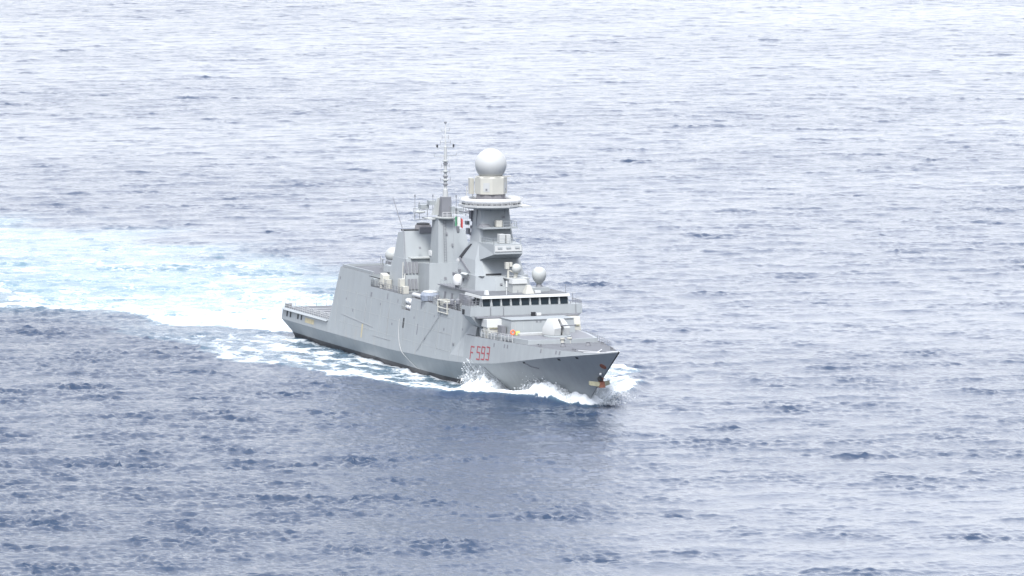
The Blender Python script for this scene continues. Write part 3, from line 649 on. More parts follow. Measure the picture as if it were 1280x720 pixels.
mb = MB(); mb.tube((100.2, -3.2, 15.7), (100.2, -3.2, 17.0), .06); mb.tube((100.2, -3.2, 17.0), (100.2, -3.2, 18.0), .16, .14); mb.build_each('roof_aerial', M['white'], br)
mb = MB(); mb.tube((100.2, -1.2, 15.7), (100.2, -1.2, 16.4), .06); mb.tube((100.3, 7.3, 15.7), (100.3, 7.3, 17.2), .04); mb.tube((97, 8.6, 13.9), (97, 8.6, 15.9), .05); mb.tube((98.5, 9.2, 13.9), (98.5, 9.2, 15.5), .05); mb.build_each('roof_aerial', M['mid'], br)
mb = MB(); mb.loft([[(98.2, .3, 15.7), (99.8, .3, 15.7), (99.8, 1.9, 15.7), (98.2, 1.9, 15.7)], [(98.8, .8, 17.1), (99.4, .8, 17.1), (99.4, 1.4, 17.1), (98.8, 1.4, 17.1)]]); mb.build('searchlight_pedestal', M['cream'], br)

# ---- integrated main mast
mm = bpy.data.objects.new('main_mast', None); COL.objects.link(mm); mm.parent = F
def octo(x0, x1, y, c0, c1): return [(x0, -y+c0), (x0+c0, -y), (x1-c1, -y), (x1, -y+c1*.8), (x1, y-c1*.8), (x1-c1, y), (x0+c0, y), (x0, y-c0)]
def lift(p, z): return [(x, y, z) for x, y in p]
mb = MB(); mb.loft([lift(octo(77.4, 93.0, 5.0, 1.0, 3.2), 15.62), lift(octo(78.0, 92.2, 4.7, 1.0, 3.0), 18.0)]); mb.build('mast_base', M['grey'], mm)
mb = MB(); mb.loft([lift(octo(78.1, 89.6, 4.45, 1.0, 1.4), 18.0), lift(octo(79.0, 88.2, 4.0, .9, 1.0), 20.5), lift(octo(81.6, 87.2, 3.1, .5, .6), 23.4), lift(octo(81.7, 86.6, 2.75, .3, .4), 26.0), lift(octo(82.0, 86.3, 2.5, .3, .3), 29.05)]); mb.build('mast_trunk', M['grey'], mm)
mb = MB(); mb.quadplate([(89.75, -4.4, 17.98), (90.6, -4.0, 17.98), (90.8, -.2, 17.98), (89.7, -.2, 17.98)], .05); mb.quadplate([(89.65, -3.0, 18.02), (89.65, -.2, 18.02), (89.55, -.2, 18.32), (89.55, -3.0, 18.32)], .04); mb.build('ledge_dark_strip', M['dark'], mm)  # near-black strips on the step and along the foot of the trunk
# black strip on the after shoulder; strip below it painted grey for shade
mb = MB(); mb.loft([[(79.2, -4.15, 20.3), (80.6, -4.15, 20.3), (80.6, -3.8, 20.6), (79.2, -3.8, 20.6)], [(82.0, -3.2, 22.9), (83.6, -3.3, 22.9), (83.6, -2.9, 23.0), (82.0, -2.9, 23.0)]]); mb.build('shoulder_strip', M['dark'], mm)
mb = MB(); mb.loft([[(79.3, -4.2, 20.4), (80.1, -4.2, 20.4), (80.1, -3.9, 20.4), (79.3, -3.9, 20.4)], [(84.6, -4.5, 18.35), (85.9, -4.5, 18.35), (85.9, -4.2, 18.35), (84.6, -4.2, 18.35)]]); mb.build('mast_shade_strip', M['mid'], mm)
mb = MB(); mb.box(79.2, 79.8, -4.5, -4.1, 19.7, 20.1); mb.build('mast_light', M['white'], mm)
# radar sponson facing forward
mb = MB(); mb.loft([[(88.0, -3.5, 20.6), (88.0, 3.5, 20.6), (86.0, 3.2, 23.45), (86.0, -3.2, 23.45)], [(92.4, -2.55, 21.8), (92.4, 2.55, 21.8), (92.2, 2.5, 23.4), (92.2, -2.5, 23.4)]]); mb.build('sponson', M['grey'], mm)
mb = MB(); mb.quadplate([(92.46, -2.4, 22.25), (92.46, 2.4, 22.25), (92.3, 2.35, 23.25), (92.3, -2.35, 23.25)], .06); mb.build('sponson_panel', M['dome'], mm)
mb = MB()
for y in (-1.9, -.35, 1.2): mb.quadplate([(92.52, y, 22.75), (92.52, y+.8, 22.75), (92.46, y+.8, 23.05), (92.46, y, 23.05)], .05)
mb.build('sponson_slot', M['grey'], mm)
mb = MB(); mb.box(89.4, 90.6, -.9, .15, 23.45, 25.0); mb.box(89.4, 90.4, .4, 1.2, 23.45, 24.9); mb.build_each('mast_aerial', M['dome'], mm, bevel=.06)
railing('platform_rail', [(87.0, -2.8, 23.45), (91.8, -2.4, 23.45), (91.8, 2.4, 23.45)], .9, 2, 1.0, .04, 'grey', mm)
mb = MB(); mb.prism([(84.5, -2.95), (88.6, -3.2), (88.6, 3.2), (84.5, 2.95)], 25.75, 25.98); mb.build('mast_platform', M['grey'], mm)
mb = MB(); mb.prism([(85.6, -3.0), (88.2, -2.9), (87.0, -1.0)], 25.99, 26.5, [(85.8, -2.8), (86.6, -2.7), (86.4, -1.2)]); mb.build('platform_wedge', M['mid'], mm)  # low dark grey wedge on the starboard end of the platform
mb = MB(); mb.box(87.0, 88.0, -.5, .6, 26.0, 27.1); mb.build_each('mast_aerial', M['cream'], mm, bevel=.08)
railing('platform_rail', [(88.4, .6, 26.0), (88.4, 3.0, 26.0), (85, 2.9, 26.0)], .9, 2, 1.0, .04, 'grey', mm)
mb = MB(); mb.tube((82, -1.0, 27.6), (70, -.6, 27.4), .14); mb.tube((82, 1.0, 27.6), (70, .6, 27.4), .14)
for x in (71, 73, 75, 77, 79, 81): mb.tube((x, -.65-.03*(x-70), 27.4), (x, .65+.03*(x-70), 27.4), .06); 
for x in (70.4, 73, 76): mb.tube((x, 0, 27.4), (x, 0, 29.0), .06)
mb.build('signal_yard', M['mid'], mm)
mb = MB(); mb.box(81.0, 82.0, -2.9, -1.9, 27.0, 28.4); mb.box(80.8, 81.8, -3.4, -2.9, 24.4, 25.4); mb.box(80.6, 81.6, -3.5, -3.0, 26.0, 26.6); mb.build_each('mast_equipment', M['mid'], mm)
# collar gallery
CX = 83.9
mb = MB(); mb.lathe((CX, 0, 29.05), [(4.6, 0), (5.5, .3), (5.5, .62)], 12, rot=R(15)); mb.box(CX-1, CX+6.0, 3.4, 5.2, 29.35, 29.6); mb.build('collar_platform', M['dome'], mm)
mb = MB(); mb.torus((CX, 0, 30.28), 4.7, .46, 40, 12); mb.build('collar_ring_aerial', M['white'], mm, 60)
mb = MB()
for i in range(30):
    a = 2*math.pi*i/30; mb.box(CX+4.75*math.cos(a)-.13, CX+4.75*math.cos(a)+.13, 4.75*math.sin(a)-.13, 4.75*math.sin(a)+.13, 29.68, 29.9)
mb.build('collar_bracket', M['mid'], mm)
mb = MB()
for i in range(20):
    a = 2*math.pi*i/20; p = (CX+5.35*math.cos(a), 5.35*math.sin(a)); mb.tube((p[0], p[1], 29.66), (p[0], p[1], 30.7), .035, n=5)
mb.torus((CX, 0, 30.7), 5.35, .035, 40, 5); mb.build('platform_rail', M['white'], mm)
mb = MB(); mb.lathe((CX, 0, 29.67), [(3.9, 0), (2.5, .1), (2.45, 1.75)], 16); mb.build('radome_neck', M['sooty'], mm, 20)
mb = MB(); mb.lathe((CX, 0, 31.4), [(2.75, 0), (2.75, 2.75), (2.6, 2.9)], 8, rot=R(22.5+8)); mb.build('radome_drum', M['cream'], mm)
def drum_plate(a, w, h, z, m, off=0.0):
    r = 2.75*math.cos(R(22.5))+.03+off; c, s_ = math.cos(a), math.sin(a)
    q = lambda u, v: (CX+r*c-u*s_, r*s_+u*c, z+v)
    mb = MB(); mb.quadplate([q(-w, -h), q(w, -h), q(w, h), q(-w, h)], .05); return mb.build('drum_hatch', M[m], mm)
for a in (-45+8-7.5+7.5, 8+45): drum_plate(R(a), .55, .75, 32.6, 'dome'); drum_plate(R(a), .16, .18, 32.2, 'mid', .03)
mb = MB(); mb.sphere((CX, 0, 36.35), 2.68, 40, 24, z0=-.80); mb.build('radome', M['dome'], mm, 60)
mb = MB(); mb.lathe((CX, 0, 34.25), [(2.3, -.05), (2.55, 0), (2.55, .12), (2.2, .16)], 32); mb.build('radome_flange', M['cream'], mm)
mb = MB(); mb.tube((CX, 2.3, 34.2), (CX+.4, 3.5, 34.3), .08); mb.tube((CX-2.9, -2.2, 30), (CX-2.9, -2.2, 33.6), .06); mb.tube((CX-4.0, -2.9, 30), (CX-4.0, -2.9, 32.4), .06); mb.box(CX-3.2, CX-2.3, -2.9, -2.2, 31.2, 33.9); mb.build_each('mast_aerial', M['cream'], mm)
# fire control dome and its platform, in front of the mast
fc = bpy.data.objects.new('tracking_radar', None); COL.objects.link(fc); fc.parent = F
mb = MB(); mb.loft([[(90, -.6, 15.7), (94.6, -.6, 15.7), (94.6, 2.9, 15.7), (90, 2.9, 15.7)], [(90.4, -.5, 17.75), (94.2, -.5, 17.75), (94.2, 2.3, 17.75), (90.4, 2.3, 17.75)]]); mb.box(90.2, 94.9, -.9, 2.9, 17.75, 17.9); mb.build('pedestal', M['greyd'], fc)
mb = MB(); mb.sphere((93.6, 1.0, 19.4), .86, z0=-.8); mb.build('dome_shell', M['greyd'], fc, 60)
mb = MB(); mb.tube((93.4, .9, 17.9), (93.5, 1.0, 18.8), .35); mb.box(93.0, 93.7, -.9, -.3, 19.4, 20.5); mb.box(93.2, 93.8, -.25, .2, 19.8, 20.5); mb.tube((93.4, -.4, 17.9), (93.4, -.4, 19.6), .2); mb.tube((93.4, -.4, 19.2), (93.6, .7, 18.7), .12); mb.build('radar_arm', M['cream'], fc)
st = bpy.data.objects.new('satellite_dome', None); COL.objects.link(st); st.parent = F
mb = MB(); mb.lathe((96.2, 4.1, 16.95), [(.42, 0), (1.0, .7), (1.24, 1.4), (1.2, 2.0), (.95, 2.5), (.5, 2.82), (0, 2.9)], 26); mb.build('dome_shell', M['greyd'], st, 60)
mb = MB(); mb.lathe((96.2, 4.1, 16.45), [(.6, 0), (.4, .55)], 14); mb.build('pedestal', M['mid'], st, 40)
mb = MB(); mb.box(94.4, 97.2, 1.9, 5.6, 15.72, 16.45); mb.build_each('roof_locker', M['grey'], F)
mb = MB(); mb.box(95.6, 97.4, -1.2, 1.6, 17.2, 17.9, t=.15); mb.build_each('roof_locker', M['dome'], F)
mb = MB(); mb.box(95.4, 97.2, -1.0, 1.5, 15.7, 17.2); mb.build_each('roof_locker', M['greyd'], F)
mb = MB(); mb.box(98.3, 98.9, 2.4, 3.4, 15.7, 16.1); mb.box(98.4, 99.4, -6.6, -6.0, 15.7, 16.4, t=.1); mb.build_each('roof_locker', M['white'], F)

# ---- clutter on the starboard 01 deck amidships
sc_ = bpy.data.objects.new('small_satellite_dome', None); COL.objects.link(sc_); sc_.parent = F
mb = MB(); mb.lathe((85.6, -6.6, 16.2), [(.72, 0), (.78, .1), (.78, 1.2), (.6, 1.65), (.3, 1.85), (0, 1.9)], 20); mb.build('dome_shell', M['white'], sc_, 50)
mb = MB(); mb.tube((85.6, -6.6, 15.5), (85.6, -6.6, 16.2), .4, .5); mb.build('pedestal', M['mid'], sc_)
mb = MB(); mb.quadplate([(83.5, -5.0, 18.2), (86.5, -5.0, 18.2), (86.0, -4.6, 17.5), (84.4, -4.6, 17.5)], .5); mb.build('mast_bracket', M['greyd'], F)
mb = MB(); mb.lathe((74.6, -7.6, 12.7), [(1.6, 0), (1.7, .9), (1.5, 1.3), (.9, 1.45)], 14); mb.build('covered_winch', M['tarp'], F)
mb = MB(); mb.lathe((74.6, -7.6, 14.1), [(1.35, 0), (1.2, .2), (.5, .3)], 14); mb.build('winch_cover', M['dome'], F)
mb = MB(); mb.tube((67.2, -7.9, 13.0), (72.6, -7.9, 13.0), .42, n=14); mb.build('torpedo_tube', M['dome'], F, 40)
mb = MB()
for x in (82.4, 87.0):
    for y in (-9.0, -7.4): mb.tube((x, y, 11.4), (x, y, 13.6), .12, n=6)
for z in (11.5, 13.5, 12.3):
    mb.tube((82.4, -9.0, z), (87.0, -9.0, z), .11, n=6); mb.tube((82.4, -7.4, z), (87.0, -7.4, z), .11, n=6)
    for x in (82.4, 87.0): mb.tube((x, -9.0, z), (x, -7.4, z), .11, n=6)
mb.build('equipment_cage', M['cream'], F)
mb = MB(); mb.box(82.7, 84.4, -8.7, -7.6, 12.6, 13.4); mb.build_each('caged_gear', M['cream'], F); mb = MB(); mb.box(84.6, 86.7, -8.8, -7.6, 11.9, 13.1); mb.build_each('caged_gear', M['mid'], F)
mb = MB(); mb.box(80.6, 81.8, -8.8, -8.0, 12.55, 13.3); mb.box(79.0, 80.2, -8.6, -7.8, 12.55, 13.7); mb.box(88.5, 89.6, -8.2, -7.2, 12.45, 13.4); mb.box(90.4, 91.4, -8.0, -7.2, 12.4, 13.3); mb.build_each('deck_locker', M['greyd'], F)
mb = MB(); mb.box(88.2, 92.2, -7.3, -6.65, 12.45, 15.0); mb.build('deck_cabinet', M['mid'], F)
mb = MB(); mb.lathe((90.2, -8.2, 13.3), [(.3, 0), (.42, .2), (.42, .8), (.2, 1.0)], 10); mb.lathe((88.0, -8.4, 13.2), [(.35, 0), (.4, .7), (.2, .9)], 10); mb.lathe((81.2, -8.6, 13.3), [(.3, 0), (.3, .9)], 8); mb.build_each('deck_fitting', M['mid'], F)
railing('safety_rail', [(76.5, -8.62, 12.58), (82.2, -8.62, 12.56)], 1.05, 3, 1.2, .045, 'mid')
railing('safety_rail', [(87.6, -8.5, 12.5), (96.5, -8.0, 12.4)], 1.05, 3, 1.1, .05, 'mid')
railing('safety_rail', [(77.5, -6.7, 15.62), (93, -6.7, 15.62)], .95, 3, 1.6, .03, 'grey')
mb = MB(); mb.box(51.5, 53.0, -7.9, -7.0, 12.76, 14.4); mb.box(61.2, 62.6, -8.2, -7.2, 12.76, 14.0); mb.box(60.2, 61.4, -8.4, -7.5, 12.76, 15.2); mb.build_each('deck_locker', M['cream'], F)
mb = MB(); mb.tube((60.6, -7.7, 12.76), (59.6, -7.2, 18.0), .07); mb.tube((61.6, -7.9, 12.76), (60.0, -7.0, 16.0), .06); mb.tube((60.2, -7.4, 15.2), (61.2, -7.6, 15.2), .09); mb.build('davit', M['cream'], F)

# ---- forward gun deck, missile block, decoy launchers
mb = MB()
gd = [(101.2, -8.3), (110, -7.6), (118.2, -6.15), (119.4, 0), (118.2, 6.15), (110, 7.6), (101.2, 8.3)]; gt = [(101.2, -8.28), (110, -7.55), (118.15, -6.1), (119.35, 0), (118.15, 6.1), (110, 7.55), (101.2, 8.28)]
mb.prism(gd, 9.0, 9.85, gt); mb.build('gun_deck', M['grey'], F)
mb = MB(); mb.prism([(104, -7.7), (110, -7.1), (117.5, -5.7), (118.7, 0), (117.5, 5.7), (110, 7.1), (104, 7.7)], 9.853, 9.88); mb.build('gun_deck_floor', M['mid'], F)
mb = MB(); mb.box(103.6, 109.0, -5.75, 5.75, 9.86, 12.25, t=.25); mb.build('missile_block', M['grey'], F, bevel=.05)
mb = MB(); mb.box(103.8, 108.9, -5.6, 5.6, 12.25, 12.33); mb.build('missile_block_roof', M['grey'], F)
mb = MB()
for y in (-1.2, -.55): mb.quadplate([(108.82, y, 11.75), (108.82, y+.35, 11.75), (108.79, y+.35, 12.1), (108.79, y, 12.1)], .05)
mb.build('block_fitting', M['mid'], F)
mb = MB(); mb.quadplate([(109.02, .9, 10.6), (109.02, 1.9, 10.6), (108.94, 1.9, 11.2), (108.94, .9, 11.2)], .06); mb.build('block_hatch', M['greyd'], F)
mb = MB()
for y in (-4.9, -3.4, -1.9): mb.tube((108.95, y, 9.9), (108.8, y, 12.0), .03, n=4)
mb.build('block_seam', M['greyd'], F)
mb = MB(); mb.box(109.5, 111.2, -5.0, .2, 9.9, 10.25); mb.build('deck_step', M['dome'], F)
for s_ in (-1, 1):
    dl = bpy.data.objects.new('decoy_launcher', None); COL.objects.link(dl); dl.parent = F
    y0, y1 = (-8.15, -5.9) if s_ < 0 else (6.2, 8.4)
    mb = MB(); mb.box(102.2, 104.6, y0, y1, 8.95, 10.7); mb.build('launcher_base', M['cream'], dl, bevel=.05)
    mb = MB(); mb.loft([[(101.6, y0-.1, 10.72), (104.5, y0-.1, 10.72), (104.5, y1+.9*(s_ < 0), 10.72), (101.6, y1+.9*(s_ < 0), 10.72)], [(101.6, y0, 12.0), (104.1, y0, 12.05), (104.1, y1+.6*(s_ < 0), 12.05), (101.6, y1+.6*(s_ < 0), 12.0)]]); mb.build('launcher_box', M['dome'] if s_ < 0 else M['cream'], dl, bevel=.05)
    mb = MB(); mb.box(104.55, 104.75, y0+.3, y1-.3, 10.6, 10.72); mb.build('launcher_seam', M['olive'], dl)
mb = MB(); mb.box(105.3, 107.2, -6.7, -5.9, 9.9, 11.2); mb.build_each('deck_locker', M['mid'], F)
turret(114.2, 0.55, 10.15, 'forward_gun_turret', swing=R(14))
mb = MB()
for x, y in ((118.9, .9), (119.3, -.5)): mb.lathe((x, y, 9.15), [(.32, 0), (.28, .7), (.42, .8), (.42, 1.0)], 12)
mb.build_each('bollard', M['cream'], F)
mb = MB(); mb.lathe((124, 2.2, 9.2), [(.45, 0), (.45, .2), (.3, .5), (.42, .6)], 14); mb.lathe((124, -2.2, 9.2), [(.45, 0), (.45, .2), (.3, .5), (.42, .6)], 14); mb.build_each('capstan', M['mid'], F, 40)
for s_ in (-1, 1):
    mb = MB()
    for x in (121.5, 131.5): mb.lathe((x, s_*(float(np.interp(x, HX, HYD))-.7), dz(x)), [(.15, 0), (.13, .35), (.2, .42)], 10); mb.lathe((x+.8, s_*(float(np.interp(x, HX, HYD))-.8), dz(x)), [(.15, 0), (.13, .35), (.2, .42)], 10)
    mb.build_each('bollard', M['mid'], F)
mb = MB(); mb.path([(138.3, -1.7, 9.62), (133.5, .9, 9.52)], .09); mb.path([(133.0, -2.9, 9.42), (138.6, -1.4, 9.64)], .07); mb.path([(140.5, -1.0, 9.8), (141.5, .9, 9.95)], .08); mb.build('deck_stripe', M['white'], F)
mb = MB(); mb.path([(x, -float(np.interp(x, HX, HYD))+.02, dz(x)+.03) for x in (135.5, 138, 140, 142, 143.4)], .07); mb.build('deck_edge_bar', M['white'], F)
railing('bow_rail', [(102.5, -8.45, 9.0), (109, -8.05, 9.06), (114, -7.3, 9.1)], 1.25, 2, 1.35, .045, 'dome', pr=.085)
for s_ in (1,):
    pts = [(x, s_*(float(np.interp(x, HX, HYD))-.15), dz(x)) for x in (102, 108, 112, 116, 121, 127)]; railing('bow_rail', pts, .9, 2, 1.6, .035, 'mid')
mb = MB(); mb.box(106.5, 113, -7.55, -6.7, 9.05, 9.3); mb.build('deck_shade_strip', M['deck'], F)  # dark strip standing in for shade along the gun deck

# ---- stem fittings: anchor in its hawse
an = bpy.data.objects.new('anchor', None); COL.objects.link(an); an.parent = F
mb = MB()
for s_ in (-1, 1): mb.loft([[(135.6, s_*.35, 3.75), (136.1, s_*.35, 3.75), (136.1, s_*.35, 4.5), (135.6, s_*.35, 4.5)], [(134.6, s_*1.75, 3.95), (135.0, s_*1.75, 3.95), (135.0, s_*1.75, 4.6), (134.6, s_*1.75, 4.6)]])
mb.build('anchor_fluke', M['olive'], an)
mb = MB(); mb.box(135.2, 136.3, -.5, .5, 3.6, 4.65, t=.15); mb.tube((135.9, 0, 4.5), (136.4, 0, 5.2), .2); mb.build('anchor_shank', M['rustm'], an)
mb = MB(); mb.tube((135.7, -.25, 5.0), (136.35, -.35, 5.15), .42, .42, 12); mb.build('hawse_pipe', M['dark'], F)
mb = MB(); mb.sphere((137.0, -.62, 5.9), .22, 12, 8); mb.build('stem_light', M['white'], F)
mb = MB(); c = surf(138.2, 7.25, .02)
pts = [surf(138.2+.62*math.cos(a), 7.25+.42*math.sin(a), .025) for a in np.linspace(0, 2*math.pi, 13)[:-1]]; mb.quadplate(pts, .05); mb.build('stem_emblem', M['rustm'], F, label='dark red oval patch high on the stem')
mb = MB(); mb.path([surf(x, z, .04) for x, z in ((118.6, 6.1), (120.0, 5.6), (121.8, 5.5))], .07); mb.path([surf(x, z, .03) for x, z in ((104.2, 4.2), (105.4, 3.0), (107.2, 2.0))], .06); mb.build('hull_seam', M['mid'], F)

# ---- small fittings: doors, ladders, pipes and vents on the bare walls
def ladder(name, a, b, n, parent, w=.22):
    a, b = Vector(a), Vector(b); s = (b-a).cross(Vector((1, 0, .2))).normalized()*w; mb = MB(); mb.tube(a-s, b-s, .035, n=4); mb.tube(a+s, b+s, .035, n=4)
    for i in range(n): p = a.lerp(b, (i+.5)/n); mb.tube(p-s, p+s, .03, n=4)
    return mb.build(name, M['mid'], parent)
ladder('ladder', (63.75, -.9, 18.2), (62.35, -.6, 25.4), 16, am)
ladder('ladder', (58.6, 3.0, 18.5), (55.8, 2.6, 22.8), 10, fu)
ladder('ladder', (89.2, 1.8, 15.9), (89.0, 1.6, 20.4), 10, mm)
def plate(name, x, y, z, w, h, m, parent, lean=0.0, d=.06):   # small upright panel on a wall that faces forward
    mb = MB(); mb.quadplate([(x, y-w/2, z-h/2), (x, y+w/2, z-h/2), (x-lean*h, y+w/2, z+h/2), (x-lean*h, y-w/2, z+h/2)], d); return mb.build(name, M[m], parent)
plate('door', 64.85, -3.4, 14.0, .8, 1.9, 'greyd', am, .21); plate('vent', 64.6, -1.2, 15.4, .45, .45, 'mid', am, .21); plate('vent', 64.75, 1.4, 14.6, .35, .35, 'mid', am, .21); plate('door', 64.85, 2.6, 14.0, .8, 1.9, 'greyd', am, .21)
plate('vent', 63.2, .6, 21.0, .3, .5, 'mid', am, .16); plate('vent', 62.9, -.4, 23.0, .35, .35, 'mid', am, .16); plate('vent', 58.0, -3.5, 20.2, .4, .4, 'mid', fu, .35)
plate('door', 89.35, 1.9, 16.9, .8, 1.8, 'greyd', mm, .0); plate('vent', 88.6, -1.6, 19.6, .4, .4, 'mid', mm, .5); plate('vent', 88.4, .9, 19.4, .5, .3, 'mid', mm, .5); plate('vent', 86.75, 1.3, 27.6, .4, .4, 'mid', mm, .1); plate('vent', 92.9, 1.6, 16.6, .35, .35, 'mid', mm, .3); plate('vent', 92.85, -1.4, 16.8, .4, .3, 'mid', mm, .3)
for x0, x1, z in ((78.6, 80.2, 17.2), (81.5, 82.1, 18.0), (83.2, 83.8, 16.6), (85.4, 86.2, 17.1)):
    mb = MB(); mb.box(x0, x1, -5.02, -4.72, z, z+.55); mb.build('vent', M['mid'], mm)
mb = MB()
for z in (24.2, 25.4, 26.6, 27.8): mb.box(81.6, 82.3, -3.05+.1*(z-24), -2.45, z, z+.5); 
mb.build_each('mast_equipment', M['mid'], mm)
mb = MB(); mb.path([(84.2, -2.72, 26.1), (84.3, -2.6, 29.0)], .06); mb.path([(86.1, -1.0, 26.2), (86.35, -.9, 29.0)], .05); mb.path([(86.4, 1.6, 26.2), (86.35, 1.6, 29.0)], .05); mb.build_each('mast_pipe', M['mid'], mm)
for x in (78.4, 81.8, 86.0, 89.5):
    mb = MB(); mb.loft([[(x, -6.64, 12.6), (x+.8, -6.64, 12.6), (x+.8, -6.58, 12.6), (x, -6.58, 12.6)], [(x, -6.42, 14.5), (x+.8, -6.42, 14.5), (x+.8, -6.36, 14.5), (x, -6.36, 14.5)]]); mb.build('door', M['mid'], F)
for y in (-5.4, -2.4, 1.6, 4.6): plate('vent', 101.24, y, 11.2, .5, .5, 'mid', F)
for x, z, w, h in ((30, 12.6, .5, .5), (34.5, 9.4, .35, .35), (38.6, 7.6, .4, .5), (52.6, 10.0, .35, .35), (59.5, 7.2, .5, .35), (61.4, 11.2, .3, .6), (70.4, 9.2, .4, .4), (76.8, 6.2, .35, .5), (80.4, 10.4, .3, .3), (85.6, 8.6, .4, .4), (90.6, 6.6, .5, .35), (94.4, 9.4, .35, .35)): mark('hull_port', x, x+w, z, z+h, 'mid')
for x in np.linspace(29, 95, 12):
    mb = MB(); mb.path([surf(float(x)+1.3*math.sin(x*7), z, .012) for z in np.linspace(4.2, 11.5, 5)], .02, 4); mb.build('hull_seam', M['greyd'], F)
for z in (5.4, 8.2, 10.9):
    mb = MB(); mb.path([surf(float(x), z, .012) for x in np.linspace(32, 90, 12)], .02, 4); mb.build('hull_seam', M['greyd'], F)
for z, w in ((32.2, .9), (33.6, .8), (38.6, .9), (39.5, .6), (34.6, .7)):
    mb = MB(); mb.tube((61.2, -w, z), (61.2, w, z), .03, n=5)
    for s_ in (-1, 1): mb.tube((61.2, s_*w, z-.35), (61.2, s_*w, z+.35), .035, n=5)
    mb.build('yardarm', M['mid'], am)

# ================================================================== things aboard that could be lifted away
g = 'life raft canisters in the bay'
for i, (x, z) in enumerate(((65.1, 11.75), (65.3, 10.72))):
    t = bpy.data.objects.new('life_raft', None); COL.objects.link(t); t.location = (x+.6, -8.15, z)
    tag(t, ('white life raft canister on top of another in the dark bay of the hull side', 'white life raft canister lowest in the dark bay of the hull side')[i], 'life raft', g)
    mb = MB()
    mb.loft([[(xx, .5*r_*math.cos(a), .5*r_*math.sin(a)) for a in np.linspace(0, 2*math.pi, 15)[:-1]] for xx, r_ in ((-1.35, .55), (-1.25, .85), (-1.0, 1.0), (1.0, 1.0), (1.25, .85), (1.35, .55))]); mb.build('canister', M['raft'], t, 50)
    mb = MB()
    for xx in (-.7, .7): mb.lathe((0, 0, 0), [(.001, 0)], 3) if False else mb.loft([[(xx+d, .52*math.cos(a), .52*math.sin(a)) for a in np.linspace(0, 2*math.pi, 15)[:-1]] for d in (-.06, .06)])
    mb.build('strap', M['mid'], t)
    mb = MB(); mb.box(-1.1, -.9, -.5, .9, -.55, -.42); mb.box(.9, 1.1, -.5, .9, -.55, -.42); mb.build('cradle', M['mid'], t)
# flag on the signal halyard between the masts
fl = bpy.data.objects.new('flag', None); COL.objects.link(fl); fl.location = (67.6, .15, 25.5)
tag(fl, 'green white and red tricolour flag flying between the two masts', 'flag')
def flag_part(name, u0, u1, m):
    mb = MB(); rows = []
    for i in range(9):
        u = u0+(u1-u0)*i/8; y = u*.62; x = -.35*u+.22*math.sin(u*4.2); d = -.16*(u+1.2)**2*.5
        rows.append([(x, y, d-.8), (x+.05*math.sin(u*6), y, d), (x, y, d+.8), (x+.03, y, d+.8), (x+.03+.05*math.sin(u*6), y, d), (x+.03, y, d-.8)])
    mb.loft(rows); mb.build(name, M[m], fl, 60)
flag_part('green_band', -1.45, -.5, 'fgreen'); flag_part('white_band', -.5, .45, 'fwhite'); flag_part('red_band', .45, 1.45, 'fred')
mb = MB(); mb.tube((68.1, -1.0, 19.5), (68.1, -1.0, 27.5), .025, n=5); mb.tube((70.5, .5, 27.4), (70.5, 1.6, 19.5), .02, n=4)
for o_ in [mb.build('halyard', M['ropeg'], mm)]: pass
# ropes hanging down the side
def rope(name, pts, r, m, label):
    mb = MB(); mb.path(pts, r, 6); o = mb.build(name, M[m]); tag(o, label, 'rope'); return o
q = []
for t in np.linspace(0, 1, 18):
    x = 63.6+2.0*t**2+7.2*t**3+.4*t; z = 8.6-8.2*t**.9; q.append(surf(x, max(z, .8), .10))
rope('rope', q, .034, 'rope', 'pale rope hanging in a slack curve down the hull side to the water')
q = [surf(84.2-10.5*t, 11.6-7.6*t, .10) for t in np.linspace(0, 1, 16)]
rope('rope', q, .03, 'ropeg', 'thin grey line slanting down the hull below the caged gear')
# lifebuoy by the missile block
lb = bpy.data.objects.new('lifebuoy', None); COL.objects.link(lb); lb.location = (110.0, -5.75, 10.36)
tag(lb, 'orange lifebuoy with a yellow green cover standing on the gun deck', 'lifebuoy')
mb = MB(); n = 20
vs = []; fs = []
for i in range(n):
    for j in range(8):
        a, b = 2*math.pi*i/n, 2*math.pi*j/8; rr_ = .34+.13*math.cos(b); vs.append((.13*math.sin(b), rr_*math.cos(a), rr_*math.sin(a))); fs.append((i*8+j, ((i+1) % n)*8+j, ((i+1) % n)*8+(j+1) % 8, i*8+(j+1) % 8))
mb.add(vs, fs); mb.build('ring', M['orange'], lb, 60)
mb = MB(); mb.box(-.2, .2, .48, 1.25, -.45, .2, t=.08); mb.build('cover', M['yellow'], lb)
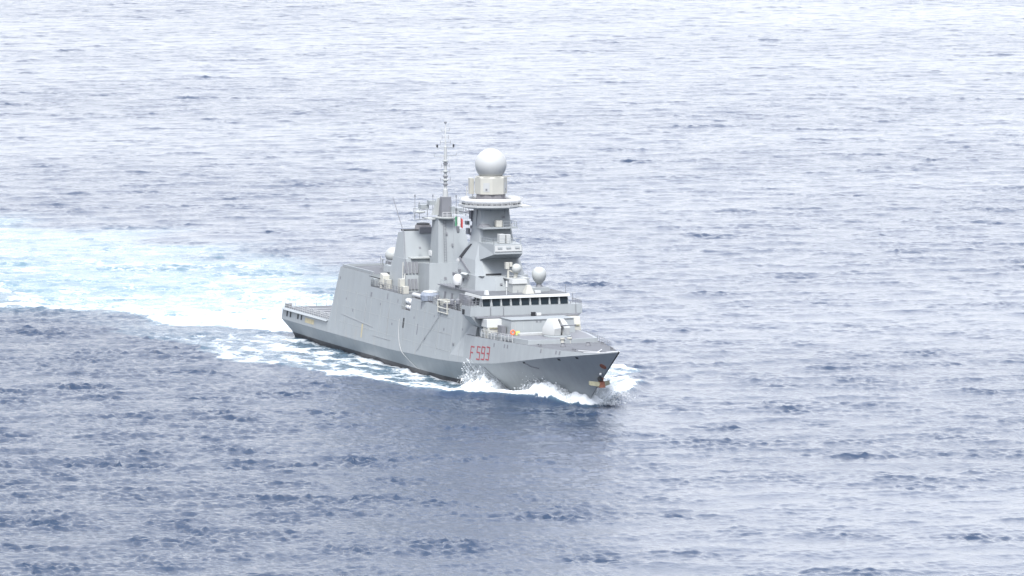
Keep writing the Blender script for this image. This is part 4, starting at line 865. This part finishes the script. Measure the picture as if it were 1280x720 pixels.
# ================================================================== spray thrown up at the bow
def spray(name, label, n, seed, x0, x1, h, out, sgn, lean, size):
    r_ = np.random.default_rng(seed)
    x = x0+(x1-x0)*r_.beta(2.0, 1.7, n); t = (x-x0)/(x1-x0)
    e_ = np.sin(math.pi*t)**.8*(.72+.22*np.sin(x*2.3)+.16*np.sin(x*5.1+1)+.1*np.sin(x*9.7))
    u = r_.random(n)**1.9; z = .15+u*h*e_+np.abs(r_.normal(0, .15, n))
    yh = np.interp(x, WX, WY); yl = np.array([lower(a, b) if (a < 142 and b > .8) else 0 for a, b in zip(x, np.minimum(z, 6.0))])
    y = np.maximum(yh+.3+out*(.35+.35*u)*np.abs(r_.normal(.65, .4, n)), yl+.2)
    P = np.stack([x-lean*z, sgn*y, z], 1); s_ = size*np.exp(r_.normal(0, .5, n))*(1-.5*u)
    V = (P[:, None, :]+s_[:, None, None]*r_.normal(size=(n, 4, 3))).reshape(-1, 3).astype(np.float32)
    Fc = (np.arange(n)[:, None, None]*4+np.array([[0, 1, 2], [0, 2, 3], [0, 3, 1], [1, 3, 2]])[None]).reshape(-1).astype(np.int32)
    me = bpy.data.meshes.new(name); me.vertices.add(len(V)); me.vertices.foreach_set('co', V.ravel())
    me.loops.add(len(Fc)); me.loops.foreach_set('vertex_index', Fc); me.polygons.add(len(Fc)//3); me.polygons.foreach_set('loop_start', np.arange(0, len(Fc), 3, dtype=np.int32)); me.update(calc_edges=True); me.shade_flat()
    m = bpy.data.materials.get('sea_spray')
    if not m:
        m = bpy.data.materials.new('sea_spray'); m.use_nodes = True; q = m.node_tree.nodes; l = m.node_tree.links
        d = q['Principled BSDF']; d.inputs['Base Color'].default_value = (.84, .86, .87, 1); d.inputs['Roughness'].default_value = .9
        tl = q.new('ShaderNodeBsdfTranslucent'); tl.inputs[0].default_value = (.84, .86, .87, 1); mx = q.new('ShaderNodeMixShader'); mx.inputs[0].default_value = .5
        l.new(d.outputs[0], mx.inputs[1]); l.new(tl.outputs[0], mx.inputs[2]); l.new(mx.outputs[0], q['Material Output'].inputs[0])
    me.materials.append(m); o = bpy.data.objects.new(name, me); COL.objects.link(o); o['kind'] = 'stuff'; o['category'] = 'spray'; o['label'] = label
spray('bow_spray', 'white spray bursting up the starboard side below the hull number', 70000, 1, 95, 108.5, 4.6, 3.0, -1, .4, .07)
spray('bow_spray', 'white spray curling off the stem on the starboard side', 50000, 2, 113.5, 130, 3.9, 3.2, -1, .4, .07)
spray('bow_spray', 'white spray drifting off the stem on the port side', 30000, 3, 104, 132, 3.4, 7.5, 1, .1, .065)
